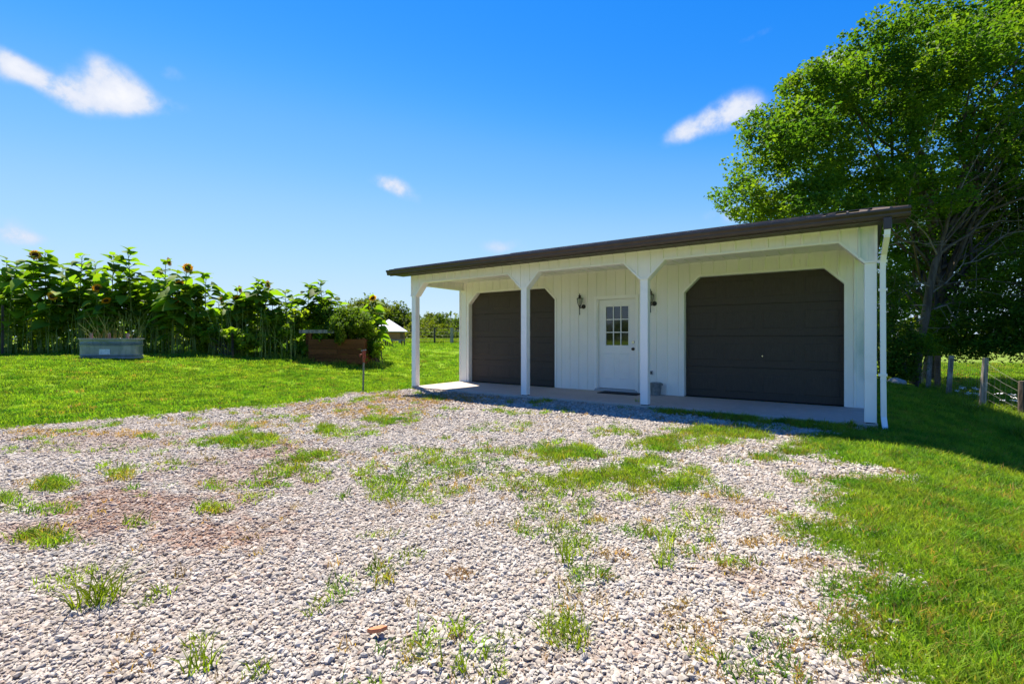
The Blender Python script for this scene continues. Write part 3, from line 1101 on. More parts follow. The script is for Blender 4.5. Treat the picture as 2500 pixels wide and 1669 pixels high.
for x0, x1 in ((3.985, 4.225), (4.325, 4.565)):
    r = MB()
    w0, w1 = .26, .80
    r.add([(x0, YD - .0006, w0), (x1, YD - .0006, w0), (x1, YD - .0006, w1), (x0, YD - .0006, w1),
           (x0 + .012, YD - .007, w0 + .012), (x1 - .012, YD - .007, w0 + .012), (x1 - .012, YD - .007, w1 - .012), (x0 + .012, YD - .007, w1 - .012),
           (x0 + .03, YD - .0015, w0 + .03), (x1 - .03, YD - .0015, w0 + .03), (x1 - .03, YD - .0015, w1 - .03), (x0 + .03, YD - .0015, w1 - .03)],
          [(0, 1, 5, 4), (1, 2, 6, 5), (2, 3, 7, 6), (3, 0, 4, 7), (4, 5, 9, 8), (5, 6, 10, 9), (6, 7, 11, 10), (7, 4, 8, 11), (8, 9, 10, 11)])
    r.build('raised_panel', M['door_white'], ed, S)
MB().tube([(4.632, YD, 1.025), (4.632, YD - .012, 1.025), (4.632, YD - .022, 1.025)], [.031, .031, .024], 16).build('deadbolt', M['chrome'], ed, S)
MB().tube([(4.632, YD, .888), (4.632, YD - .012, .888), (4.632, YD - .015, .888), (4.632, YD - .03, .888), (4.632, YD - .045, .888), (4.632, YD - .055, .888)], [.031, .03, .012, .014, .028, .018], 16).build('door_knob', M['bronze'], ed, S)
MB().prism([(f0 + .0, .0), (f1, .0), (f1 - .03, .05), (f0 + .03, .05)], D - .03, D + .12).build('threshold', M['plastic'], ed, S)

# outlet
ob = MB().box(5.005, 5.068, D - .03, D - .002, .385, .465)
oo = ob.build('outlet_box', M['plastic'], bld, S, bevel=.004)
MB().box(5.020, 5.053, D - .036, D - .03, .40, .45).build('outlet_cover', M['soffit_dark'], oo, S)

# closed outer walls (ribbed steel, plain)
BK = 9.0
MB().box(0.0, .10, D + .132, BK, -.08, HB).box(L - .10, L, D + .132, BK, -.08, HB).box(.1, L - .1, BK - .1, BK, -.08, HB).build('outer_wall', M['siding'], bld, S)
MB().box(.1, L - .1, D + .9, D + .92, 0, 2.5).build('inner_partition', M['soffit_dark'], bld, S)

# roof: shallow gable, ribs running up the slope
EY, EZ = -.40, 2.640
RX0, RX1 = -.290, L + .285
slope = .221
RY = (EY + BK + .4) / 2
RZ = EZ + (RY - EY) * slope
roof = empty('roof', (0, 0, 0))
roof.parent = bld
xx = [RX0] + [(k + .55) * RIB for k in range(-1, 42) if RX0 + .03 < (k + .55) * RIB < RX1 - .03] + [RX1]
for a, b_ in zip(xx[:-1], xx[1:]):
    for (ya, za, yb, zb) in ((EY - .03, EZ - .03 * slope, RY, RZ), (BK + .4, EZ, RY, RZ)):
        m_ = MB()
        m_.add([(a, ya, za), (b_, ya, za), (b_, yb, zb), (a, yb, zb), (a, ya, za - .012), (b_, ya, za - .012), (b_, yb, zb - .012), (a, yb, zb - .012)],
               [(0, 1, 2, 3), (7, 6, 5, 4), (0, 4, 5, 1)])
        if a > RX0 + .01:
            h = .034
            m_.add([(a - .022, ya, za), (a - .011, ya, za + h), (a + .011, ya, za + h), (a + .022, ya, za),
                    (a - .022, yb, zb), (a - .011, yb, zb + h), (a + .011, yb, zb + h), (a + .022, yb, zb)],
                   [(0, 1, 5, 4), (1, 2, 6, 5), (2, 3, 7, 6), (0, 3, 2, 1)])
        m_.build('roof_panel', M['brown_roof'], roof, S)
g = MB()
for x0 in (RX0 - .012, RX1 - .008):                        # rake trim on both ends
    g.add([(x0, EY, EZ + .026), (x0 + .02, EY, EZ + .026), (x0 + .02, RY, RZ + .026), (x0, RY, RZ + .026),
           (x0, EY, EZ - .10), (x0 + .02, EY, EZ - .10), (x0 + .02, RY, RZ - .10), (x0, RY, RZ - .10)],
          [(0, 1, 2, 3), (4, 7, 6, 5), (0, 4, 5, 1), (0, 3, 7, 4), (1, 5, 6, 2)])
    g.add([(x0, BK + .4, EZ + .026), (x0 + .02, BK + .4, EZ + .026), (x0 + .02, RY, RZ + .026), (x0, RY, RZ + .026),
           (x0, BK + .4, EZ - .10), (x0 + .02, BK + .4, EZ - .10), (x0 + .02, RY, RZ - .10), (x0, RY, RZ - .10)],
          [(0, 1, 2, 3), (4, 7, 6, 5), (0, 4, 5, 1), (0, 3, 7, 4), (1, 5, 6, 2)])
g.build('rake_trim', M['brown'], roof, S)
MB().bar((RX0 - .01, RY, RZ + .012), (RX1 + .01, RY, RZ + .012), .26, .012).build('ridge_cap', M['brown_roof'], roof, S)
# gable ends
for x in (.0, L - .1):
    MB().add([(x, 0, HB), (x, BK, HB), (x, RY, RZ - .05), (x + .1, 0, HB), (x + .1, BK, HB), (x + .1, RY, RZ - .05)],
             [(0, 2, 1), (3, 4, 5), (0, 3, 5, 2), (1, 2, 5, 4), (0, 1, 4, 3)]).build('gable_wall', M['siding'], bld, S)
# soffit and fascia
s = MB()
s.box(RX0 + .01, RX1 - .01, EY + .035, .003, HB - .006, HB + .004)
for xa, xb in ((RX0 + .01, -.002), (L + .002, RX1 - .01)):
    za = HB + .004
    s.add([(xa, .003, za), (xb, .003, za), (xb, RY, za + (RY - .003) * slope), (xa, RY, za + (RY - .003) * slope), (xa, .003, za - .01), (xb, .003, za - .01), (xb, RY, za - .01 + (RY - .003) * slope), (xa, RY, za - .01 + (RY - .003) * slope)],
          [(0, 1, 2, 3), (4, 7, 6, 5), (0, 4, 5, 1), (0, 3, 7, 4), (1, 5, 6, 2)])
soff = s.build('soffit', M['soffit_dark'], roof, S)
for k in range(0, 41):
    x = .03 + k * RIB
    if x < L:
        MB().box(x - .006, x + .006, EY + .04, -.016, HB - .010, HB - .006).build('soffit_seam', M['soffit_dark'], soff, S)
MB().box(RX0 + .01, RX1 - .01, EY + .012, EY + .034, HB - .03, EZ - .01).build('fascia', M['brown'], roof, S)
# K-style gutter, swept along x
gy = EY + .012
prof = [(gy, EZ - .002), (gy, EZ - .108), (gy - .065, EZ - .108), (gy - .078, EZ - .075), (gy - .078, EZ - .060), (gy - .104, EZ - .028), (gy - .104, EZ - .002), (gy - .096, EZ - .002),
        (gy - .096, EZ - .020), (gy - .004, EZ - .020), (gy - .004, EZ - .002)]
gx0, gx1 = RX0 - .012, RX1 + .012
n = len(prof)
m_ = MB().add([(gx0, y, z) for y, z in prof] + [(gx1, y, z) for y, z in prof],
              [tuple(range(n)), tuple(range(2 * n - 1, n - 1, -1))] + [(i, (i + 1) % n, (i + 1) % n + n, i + n) for i in range(n)])
m_.build('gutter', M['brown'], bld, S, bevel=.003)
# downspout: brown outlet, then white pipe down the corner post
dn = MB()
dn.box(8.575, 8.655, -.485, -.425, 2.395, 2.535)
dso = dn.build('downspout_outlet', M['brown'], bld, S, bevel=.006)
pth = [(8.615, -.455, 2.44), (8.612, -.44, 2.33), (8.600, -.10, 2.16), (8.592, -.045, 2.07), (8.590, -.03, 1.97), (8.596, -.03, .55), (8.600, -.03, .10), (8.612, -.10, -.045)]
d2 = MB()
for a, b_ in zip(pth[:-1], pth[1:]):
    d2.bar(a, b_, .060, .050, up=(0, 1, 0))
dsp = d2.build('downspout', M['post'], bld, S, bevel=.006)
for z in (1.70, .62, 2.06):
    MB().box(8.548, 8.636, -.062, .0, z, z + .03).build('downspout_strap', M['trim'], dsp, S)


# ------------------------------------------------------------------ things on the porch
def lantern(x, label):
    """wall lantern: back plate low on the right, arm, tapering glass cage, roof, finial and tail"""
    base = empty('wall_lantern', (x * S, D * S, 1.79 * S))
    tag(base, label, 'wall light', 'wall lanterns beside the entry door')
    MB().tube([(.05, -.012, 0), (.05, -.030, 0), (.05, -.042, 0)], [.052, .050, .030], 16).build('wall_plate', M['bronze'], base)
    MB().tube([(.05, -.035, 0), (.045, -.085, -.018), (.02, -.115, -.03), (0, -.12, -.008)], [.016, .015, .014, .016], 8).build('arm', M['bronze'], base)
    c = (0, -.12, 0)
    MB().lathe([(.012, -.06), (.020, .0), (.036, .015), (.040, .03), (.0, .03)], c, 8).build('cage_base', M['bronze'], base)
    MB().lathe([(.036, .032), (.058, .095), (.064, .165), (.064, .18), (0, .18)], c, 6).build('glass', M['lamp_glass'], base)
    bars = MB()
    for k in range(6):
        a = 2 * math.pi * k / 6
        ca, sa = math.cos(a), math.sin(a)
        bars.tube([(c[0] + ca * r_, c[1] + sa * r_, z_) for r_, z_ in ((.037, .030), (.060, .095), (.067, .165), (.067, .185))], .0048, 4)
    bars.build('cage_bars', M['bronze'], base)
    MB().lathe([(.072, .180), (.074, .188), (.050, .205), (.030, .215), (.020, .225), (.036, .240), (.030, .255), (.014, .27), (.008, .285), (.010, .29), (.003, .315), (0, .316)], c, 12).build('lantern_roof', M['bronze'], base)
    MB().lathe([(0, -.20), (.010, -.195), (.012, -.18), (.009, -.12), (.011, -.06), (.014, -.05)], c, 8).build('tail', M['bronze'], base)
    return base


lantern(3.505, 'black wall lantern on the white wall left of the entry door')
lantern(5.055, 'black wall lantern half hidden behind the porch post right of the door')

bk = empty('bucket', (5.165 * S, (D - .14) * S, 0))
tag(bk, 'small galvanised metal bucket on the porch floor beside the white post', 'bucket')
MB().lathe([(.0, .004), (.098, .0), (.100, .004), (.103, .03), (.109, .034), (.106, .05), (.117, .15), (.121, .152), (.121, .162), (.117, .165), (.132, .245), (.137, .250), (.137, .258), (.131, .258), (.126, .25), (.112, .15), (.1, .03), (0, .03)], (0, 0, 0), 28).build('pail', M['galv'], bk, smooth=False)
hp = [(.134 * math.cos(t_), .03 + .05 * math.sin(t_), .245 + .028 * math.sin(t_)) for t_ in np.linspace(0, math.pi, 12)]
MB().tube(hp, .004, 6).build('handle', M['galv'], bk)
for s_ in (-1, 1):
    MB().box(s_ * .137 - .006, s_ * .137 + .006, .015, .045, .21, .25).build('handle_ear', M['galv'], bk)

mt_ = MB().box(4.08 * S, 4.90 * S, (D - .47) * S, (D - .10) * S, .001, .016)
o = mt_.build('doormat', M['rubber'], None, bevel=.004)
tag(o, 'black rubber doormat lying on the porch in front of the entry door', 'doormat')

# ------------------------------------------------------------------ hydrant and far-left garden
hx, hy = at(889, 0)
t_ = (gzf(-1.3, -.3) - CAM.z) / ((HZ - 955) / FPX)
hx, hy = at(888, t_)
hz = gzf(hx, hy)
hd = empty('yard_hydrant', (hx, hy, hz), .6)
tag(hd, 'red topped water hydrant on a grey pipe at the lawn edge', 'hydrant')
pipe = MB().tube([(-.015, 0, -.05), (0, 0, .75)], .022, 10).build('pipe', M['pipe'], hd)
MB().lathe([(.022, .70), (.030, .72), (.036, .80), (.030, .84), (.040, .88), (.042, .95), (.034, .99), (.0, .995)], (0, 0, 0), 12).build('head', M['rust'], hd)
MB().bar((-.06, 0, .985), (.055, 0, 1.005), .035, .022).build('lever', M['galv'], hd)
MB().tube([(-.02, 0, .90), (-.085, 0, .885), (-.10, 0, .84)], [.018, .018, .02], 8).build('spout', M['rust'], hd)
MB().bar((.035, 0, .99), (.05, 0, .80), .012, .02).build('linkage', M['rust'], hd)

# stock tank planter
TD = 14.6
tx, ty = at(273, TD)
tz = gzf(tx, ty)
tk = empty('stock_tank', (tx, ty, tz), YAW + .10)
tag(tk, 'long oval galvanised stock tank used as a planter before the sunflowers', 'planter')


def oval(prof, a, b_, n=48, pinch=1.0):
    m_ = MB()
    for (d_, z) in prof:
        for k in range(n):
            t = 2 * math.pi * k / n
            ct, st_ = math.cos(t), math.sin(t)
            # stadium shape
            pw_ = .78
            m_.v.append(((a + d_) * math.copysign(abs(ct) ** pw_, ct), (b_ + d_) * math.copysign(abs(st_) ** pw_, st_), z))
    for i in range(len(prof) - 1):
        for k in range(n):
            k2 = (k + 1) % n
            m_.f.append((i * n + k, i * n + k2, (i + 1) * n + k2, (i + 1) * n + k))
    return m_


oval([(-.02, 0), (.0, .01), (.022, .02), (.022, .05), (-.006, .075), (.0, .10), (.018, .115), (.0, .13), (.0, .40), (.022, .425), (-.012, .455), (.016, .485), (.0, .515), (.010, .55), (.012, .585), (.034, .595), (.038, .61), (.030, .622), (.004, .618), (-.006, .5)], .83, .36).build('tank_body', M['tank'], tk, smooth=False)
so2 = oval([(-.004, .56), (-.34, .585)], .83, .36).build('mulch', M['rust_rim'], tk)
MB().box(-.10, .20, -.372, -.358, .14, .30).build('faded_label', M['label'], tk)
for x in (-.52, -.02, .50):
    MB().box(x - .035, x + .035, -.10, -.06, .50, .78).build('stake', M['wood_grey'], tk)
st_m = MB()
rr = random.Random(5)
for k in range(44):
    x = rr.uniform(-.75, .78)
    y = rr.uniform(-.2, .2)
    le_ = rr.uniform(.35, .95)
    dx = rr.gauss(0, .16) + x * .12
    st_m.tube([(x, y, .56), (x + dx * .4, y + rr.gauss(0, .03), .56 + le_ * .55), (x + dx, y + rr.gauss(0, .08), .56 + le_)], [.006, .004, .002], 4, False)
for k in range(7):
    x = rr.uniform(-.7, .8)
    st_m.tube([(x, -.25, .6), (x + rr.gauss(0, .06), -.36, .6), (x + rr.gauss(0, .15), -.42, .45)], .004, 4, False)
st_m.build('dry_stalks', mat('pale_stalks', (.20, .25, .07), .8, .2, noise=[(8, (.16, .22, .05), .4, .7)]), tk)

# raised bed with planks
BD = 17.2
bx, by = at(811, BD)
bz = gzf(bx, by)
rb = empty('raised_bed', (bx, by, bz), YAW - .02)
tag(rb, 'dark red-brown wooden raised bed with a grey top rail and vines spilling over', 'raised bed')
BW, BDp, BH = 2.34, 1.1, .90
x0, x1 = -BW / 2, BW / 2
npk = 5
for i in range(npk):
    z0, z1 = .01 + i * BH / npk, .01 + (i + 1) * BH / npk - .008
    for xa, xb in ((x0 + .36, x0 + 1.35), (x0 + 1.354, x1)):
        MB().box(xa, xb, -.02 - .003 * (i % 2), .02, z0, z1).build('plank', M['wood_red'], rb)
    MB().box(x1 - .04, x1 - .001, .021, BDp, z0, z1).build('plank', M['wood_red'], rb)
    # the angled left side
    m_ = MB().bar((x0 + .02, .55, (z0 + z1) / 2), (x0 + .355, .0, (z0 + z1) / 2), .035, z1 - z0)
    m_.build('plank', M['wood_red'], rb)
for px_, py_, h in ((x0 + .02, .56, 1.22), (x0 + .36, .03, 1.22), (x1 - .06, .05, .94), (x0 + 1.4, .06, .92)):
    MB().box(px_ - .045, px_ + .045, py_ - .045, py_ + .045, 0, h).build('corner_post', M['wood_red'], rb)
MB().box(x0 - .02, x0 + 1.25, -.03, .012, 1.12, 1.24).build('top_rail', M['wood_grey'], rb)
MB().box(x0 + .3, x1 - .05, .05, BDp, .6, .8).build('soil', M['soil'], rb)


# ------------------------------------------------------------------ foliage tools
def leaf_cloud(centers, radii, n_each, size, aspect=.62, up=.35, seed=1, shell=0.0):
    """many separate folded leaves (two triangles pairs) around cluster centres"""
    r = np.random.default_rng(seed)
    C = np.repeat(np.asarray(centers), n_each, 0)
    Rr = np.repeat(np.asarray(radii), n_each, 0)
    if Rr.ndim == 1:
        Rr = np.repeat(Rr[:, None], 3, 1)
    n = len(C)
    d = r.normal(0, 1, (n, 3))
    d /= np.linalg.norm(d, axis=1)[:, None]
    q = r.random(n) ** (1 / 3.0 if shell == 0 else shell)
    Pp = C + d * Rr * q[:, None]
    nrm = r.normal(0, 1, (n, 3))
    nrm /= np.linalg.norm(nrm, axis=1)[:, None]
    nrm[:, 2] = np.abs(nrm[:, 2]) + up
    nrm /= np.linalg.norm(nrm, axis=1)[:, None]
    t = r.normal(0, 1, (n, 3))
    t -= nrm * (t * nrm).sum(1)[:, None]
    t /= np.linalg.norm(t, axis=1)[:, None]
    s = np.cross(nrm, t)
    L_ = size * r.uniform(.6, 1.3, n)[:, None]
    Wd = L_ * aspect
    a = Pp - t * L_ * .5
    b_ = Pp + s * Wd * .5 + nrm * L_ * .10
    c_ = Pp + t * L_ * .5 - nrm * L_ * .10
    e_ = Pp - s * Wd * .5 + nrm * L_ * .10
    V = np.stack([a, b_, c_, e_], 1).reshape(-1, 3)
    F = (np.arange(n)[:, None] * 4 + np.arange(4)[None]).reshape(-1, 4)
    F = np.concatenate([F[:, [0, 1, 2]], F[:, [0, 2, 3]]])
    return V, F


def lobes_clusters(lobes, n, seed, inner=.25):
    r = np.random.default_rng(seed)
    w = np.array([l[3] * l[4] * l[5] for l in lobes]) ** .62
    k = r.choice(len(lobes), n, p=w / w.sum())
    Lb = np.array(lobes)
    d = r.normal(0, 1, (n, 3))
    d /= np.linalg.norm(d, axis=1)[:, None]
    q = np.where(r.random(n) < inner, r.random(n) ** .5, r.uniform(.78, 1.06, n))
    return Lb[k, :3] + d * Lb[k, 3:] * q[:, None]


def branchy(m_, a, b_, r0, r1, seed, n=5, wig=.06, sides=6):
    r = random.Random(seed)
    a, b_ = Vector(a), Vector(b_)
    L_ = (b_ - a).length
    pts = []
    for i in range(n + 1):
        t = i / n
        p = a.lerp(b_, t)
        if 0 < i < n:
            p += Vector((r.gauss(0, 1), r.gauss(0, 1), r.gauss(0, 1))) * L_ * wig * .5
        p.z += math.sin(t * math.pi) * L_ * .05
        pts.append(p)
    m_.tube(pts, [r0 + (r1 - r0) * i / n for i in range(n + 1)], sides, False)
    return pts


def tree(name, base, height, lobes, n_cl, cl_r, n_leaf, leaf, leafmat, label, cat='tree', group=None, trunk_r=.2, seed=1, nbr=26, inner=.25, trunk_top=None, up=.35):
    t = empty(name, base)
    tag(t, label, cat, group)
    rel = [(l[0] - base[0], l[1] - base[1], l[2] - base[2], l[3], l[4], l[5]) for l in lobes]
    cl_ = lobes_clusters(rel, n_cl, seed, inner)
    cl_ = cl_[cl_[:, 2] > .15]
    rad = cl_r * np.random.default_rng(seed + 5).uniform(.6, 1.35, len(cl_))
    rad = np.stack([rad * 1.15, rad * 1.15, rad * .75], -1)
    V, F = leaf_cloud(cl_, rad, n_leaf, leaf, seed=seed + 1, up=up)
    k = V[:, 2] < .02
    V[k, 2] = .02
    o = link('crown', np_mesh('crown', V, F, leafmat), t)
    m_ = MB()
    rr = random.Random(seed)
    tt = trunk_top or (0, 0, height * .5)
    tp = branchy(m_, (0, 0, -.15), tt, trunk_r, trunk_r * .45, seed, 6, .05, 10)
    for i in range(nbr):
        c_ = cl_[rr.randrange(len(cl_))]
        s_ = tp[rr.randrange(2, len(tp))]
        p2 = branchy(m_, s_, c_, trunk_r * rr.uniform(.18, .38), .012 + trunk_r * .03, seed + i, 5, .08, 5)
        for j in range(3):
            dd = Vector((rr.gauss(0, 1), rr.gauss(0, 1), rr.gauss(.3, .7))).normalized() * rr.uniform(.4, 1.2) * max(cl_r, .3) * 1.4
            branchy(m_, p2[3], p2[3] + dd, trunk_r * .08, .006, seed + i * 7 + j, 3, .1, 4)
    m_.build('trunk', M['bark'], t, smooth=True)
    return t


def px_lobe(u, v, depth, ru, rv, rd):
    """an ellipsoid of foliage at a photo position and distance, radii in pixels across/up, metres deep"""
    x, y = at(u, depth)
    return (x, y, zof(v, depth), ru / FPX * depth, rd, rv / FPX * depth)


# ------------------------------------------------------------------ big maple at the right
TDp = 18.5
mb = at(2262, TDp)
maple_lobes = [px_lobe(*a) for a in (
    (2330, 330, 19.5, 330, 240, 4.6), (2200, 300, 18.5, 200, 170, 3.2), (2060, 330, 18.0, 150, 150, 2.8), (1935, 410, 18.0, 125, 110, 2.4), (1850, 480, 18.0, 78, 62, 1.8),
    (2250, 160, 19.0, 135, 95, 2.8), (2390, 120, 19.5, 120, 110, 2.6), (2130, 190, 18.5, 95, 90, 2.2), (2500, 230, 19.5, 180, 150, 3.4), (1990, 260, 18.0, 85, 75, 1.8), (1895, 345, 18, 65, 60, 1.6),
    (2080, 500, 17.5, 200, 70, 2.4), (1960, 530, 17.5, 140, 55, 2.2), (2600, 420, 19.0, 220, 220, 3.6), (2420, 50, 19.5, 50, 60, 1.4), (2360, 560, 20.5, 220, 120, 2.6), (2230, 640, 19.5, 90, 120, 2.0), (2560, 640, 19.5, 180, 120, 2.6), (2400, 690, 20.0, 170, 80, 2.2), (2300, 520, 20, 160, 90, 2.2), (2180, 760, 19.5, 80, 80, 1.6))]
lr_ = random.Random(8)
for l_ in list(maple_lobes):
    for k in range(7):
        dd = Vector((lr_.gauss(0, 1), lr_.gauss(0, 1) - .3, lr_.gauss(.25, 1))).normalized()
        q_ = lr_.uniform(.20, .42)
        maple_lobes.append((l_[0] + dd.x * l_[3] * 1.02, l_[1] + dd.y * l_[4] * 1.02, l_[2] + dd.z * l_[5] * 1.04, l_[3] * q_, l_[4] * q_, l_[5] * q_ * .8))
tree('maple_tree', (mb[0], mb[1], gzf(*mb)), 12.5, maple_lobes, 4300, .36, 46, .145, M['leaf'],
     'huge leafy maple tree towering behind the right end of the garage', 'tree', None, .24, 31, 60, .30, (.4, .0, 5.4))
# a second crown behind the fence hanging low over the posts
lb = [px_lobe(*a) for a in ((2430, 795, 16.5, 130, 62, 1.8), (2330, 800, 17.0, 80, 62, 1.6), (2530, 730, 16.0, 140, 100, 2.2), (2480, 640, 17.0, 90, 60, 1.8), (2620, 800, 15.5, 120, 90, 2), (2480, 850, 15.5, 110, 28, 1.4), (2360, 855, 16.5, 80, 18, 1.2))]
b2 = at(2560, 16.6)
tree('low_tree', (b2[0], b2[1], gzf(*b2)), 5, lb, 760, .34, 44, .11, M['leaf_dark'], 'dark low-hanging leafy tree whose boughs droop over the pasture fence posts', 'tree', None, .15, 77, 24, .45, (0, 0, 2.6))

# shrubs between garage and fence
for i, (u, v, dep, ru, rv, rd, nc, lab) in enumerate((
        (2180, 770, 15.6, 40, 150, .8, 280, 'tall dense shrub rising between the downspout and the maple trunk'),
        (2205, 895, 15.0, 30, 62, .6, 130, 'dark rounded shrub at the foot of the maple next to the pale rock'),
        (2238, 835, 15.2, 28, 28, .4, 70, 'small bright leafy shrub sprouting above the leaning fence post'),
        (2150, 860, 15.2, 30, 100, .8, 120, 'narrow dark shrub showing in the gap behind the downspout'))):
    lbs = [px_lobe(u, v, dep, ru, rv, rd), px_lobe(u + 12, v + rv * .5, dep - .2, ru * .9, rv * .55, rd), px_lobe(u - 14, v - rv * .35, dep + .2, ru * .8, rv * .5, rd)]
    bs = at(u, dep)
    tree('shrub', (bs[0], bs[1], gzf(*bs)), 2, lbs, nc, .20, 34, .075, M['leaf_dark'] if i != 2 else M['leaf'], lab, 'shrub', None, .05, 200 + i, 8, .4, (0, 0, .8))

# bare dead limbs spreading from a leaning trunk in front of the maple
dt = empty('dead_tree', (*at(2232, 16.4), gzf(*at(2232, 16.4))))
tag(dt, 'leaning bare-limbed grey tree with dead twigs in front of the leafy maple', 'tree')
ox, oy, oz = dt.location


def wp(u, v, dep):
    x, y = at(u, dep)
    return (x - ox, y - oy, zof(v, dep) - oz)


m_ = MB()
tr_ = [wp(2232, 955, 16.4), wp(2240, 850, 16.4), wp(2258, 780, 16.4), wp(2270, 700, 16.4), wp(2284, 640, 16.4), wp(2294, 618, 16.4)]
m_.tube(tr_, [.16, .15, .13, .11, .10, .08], 9, False)
m_.build('trunk', M['bark'], dt, smooth=True)
rr = random.Random(44)
lim = [
    [(2292, 622), (2310, 560), (2322, 500), (2330, 430), (2345, 380)],
    [(2294, 620), (2335, 590), (2380, 560), (2440, 540), (2510, 535)],
    [(2290, 625), (2270, 585), (2245, 555), (2215, 530), (2195, 500)],
    [(2275, 700), (2330, 690), (2400, 680), (2470, 690), (2520, 705)],
    [(2268, 720), (2310, 690), (2350, 645), (2420, 620), (2510, 610)],
    [(2262, 760), (2300, 745), (2350, 738), (2430, 745), (2510, 735)],
    [(2280, 755), (2312, 745), (2345, 790), (2400, 800), (2460, 825), (2510, 850)],
    [(2264, 770), (2230, 790), (2212, 830), (2225, 855), (2252, 872)],
    [(2272, 700), (2250, 690), (2225, 694), (2195, 705), (2165, 720)],
    [(2225, 694), (2205, 712), (2190, 740), (2176, 760), (2166, 770)],
    [(2195, 712), (2196, 735), (2180, 770), (2174, 795), (2178, 805)],
    [(2262, 690), (2235, 692), (2205, 720), (2170, 725), (2160, 728)],
    [(2268, 745), (2235, 745), (2200, 745), (2165, 745)],
    [(2306, 585), (2370, 500), (2430, 430), (2480, 340), (2500, 300)],
    [(2320, 520), (2350, 450), (2400, 360), (2440, 300)],
    [(2215, 520), (2228, 440), (2236, 380), (2262, 350)],
    [(2300, 600), (2350, 545), (2420, 480), (2510, 440)],
    [(2350, 700), (2420, 715), (2480, 720), (2520, 725)],
    [(2180, 530), (2210, 510), (2260, 500), (2330, 470), (2400, 420)],
    [(2164, 575), (2190, 570), (2215, 555), (2230, 545)],
    [(2168, 598), (2200, 590), (2240, 590), (2270, 600)],
    [(2345, 790), (2310, 800), (2280, 800), (2240, 803)],
    [(2370, 640), (2420, 600), (2460, 570), (2520, 560)],
]
for i, pl in enumerate(lim):
    b_ = MB()
    dep = 16.3 + (0 if i < 2 else rr.uniform(-.8, .3))
    pts = []
    for k, (u, v) in enumerate(pl):
        f_ = k / (len(pl) - 1)
        pts.append(wp(u, v, 16.4 + (dep - 16.4) * f_ * 1.6))
    # smooth the limb by adding midpoints with a little wander
    fine = []
    for a_, c_ in zip(pts[:-1], pts[1:]):
        fine.append(Vector(a_))
        fine.append((Vector(a_) + Vector(c_)) / 2 + Vector((rr.gauss(0, .02), rr.gauss(0, .02), rr.gauss(0, .025))))
    fine.append(Vector(pts[-1]))
    r0 = .060 if i in (0, 1) else .028 if i < 9 or 12 < i < 17 else .018
    b_.tube(fine, [r0 + (.007 - r0) * k / (len(fine) - 1) for k in range(len(fine))], 5, False)
    for j in range(9 if i != 6 else 4):
        s_ = fine[rr.randrange(1, len(fine))]
        dr = (fine[-1] - fine[0]).normalized()
        dd = (dr * rr.uniform(.3, 1.1) + Vector((rr.gauss(0, .6), rr.gauss(0, .6), rr.gauss(.1, .6)))) * rr.uniform(.2, .8)
        mid = s_ + dd * .5 + Vector((0, 0, rr.gauss(0, .04)))
        b_.tube([s_, mid, s_ + dd], [.009, .006, .003], 4, False)
    b_.build('branch', M['bark'] if i in (0, 1, 3, 5, 13, 16) else M['deadwood'], dt)

# ------------------------------------------------------------------ pasture fence, rock
fence = empty('pasture_fence', (11.45, 8, gzf(11.45, 8)))
tag(fence, 'old wire pasture fence on weathered wooden posts beyond the shaded lawn', 'fence')
fo = Vector(fence.location)
PO = [(2262, 874, 958, 16.8, -.10, 'g', .15), (2272, 868, 967, 14.9, .045, 'g', .14), (2296, 868, 967, 15.1, .01, 'b', .17), (2322, 868, 979, 13.6, .05, 'g', .13),
      (2405, 873, 1007, 11.3, .045, 'g', .15), (2508, 930, 1055, 10.1, .0, 'k', .22)]
tops = []
for (u, vt, vb, dep, lean, kk, w) in PO:
    x, y = at(u - 8, dep)
    zb_ = min(zof(vb, dep), gzf(x, y) + .02) - .06
    zt_ = zof(vt, dep)
    m_ = MB()
    lx, ly = RGT * lean * (zt_ - zb_) * 1.5
    lx, ly = float(lx), float(ly)
    w_ = w
    w = w * .85
    r_ = w / 2
    if w_ in (.15, .22):
        m_.tube([(x - fo.x, y - fo.y, zb_ - fo.z), (x + lx * .5 - fo.x, y + ly * .5 - fo.y, (zb_ + zt_) / 2 - fo.z), (x + lx - fo.x, y + ly - fo.y, zt_ - fo.z)], [r_ * 1.05, r_, r_ * .9], 9)
    else:
        m_.bar((x - fo.x, y - fo.y, zb_ - fo.z), (x + lx - fo.x, y + ly - fo.y, zt_ - fo.z), w, w * .8)
    m_.build('post', {'g': M['wood_grey'], 'b': M['wood_brown'], 'k': M['bark']}[kk], fence)
    tops.append((Vector((x, y, zb_)), Vector((x + lx, y + ly, zt_))))
wire = MB()
seq = [tops[5], tops[4], tops[3], tops[1], tops[0]]
ext = Vector((11.3, 24, gzf(11.3, 24)))
seq.append((ext, ext + Vector((0, 0, 1.15))))
for (a0, a1), (b0, b1) in zip(seq[:-1], seq[1:]):
    for f_ in (.08, .2, .32, .45, .6, .76, .92):
        p, q_ = a0.lerp(a1, f_) - fo, b0.lerp(b1, f_) - fo
        mid = (p + q_) / 2 - Vector((0, 0, .02))
        wire.tube([p, mid, q_], .0028, 3, False)
    nv = int((b0 - a0).length / .16)
    for k in range(1, nv):
        t = k / nv
        wire.tube([a0.lerp(b0, t).lerp(a1.lerp(b1, t), .08) - fo, a0.lerp(b0, t).lerp(a1.lerp(b1, t), .90) - fo], .002, 3, False)
tag(wire.build('wire_mesh', M['wire'], fence), kind='stuff')


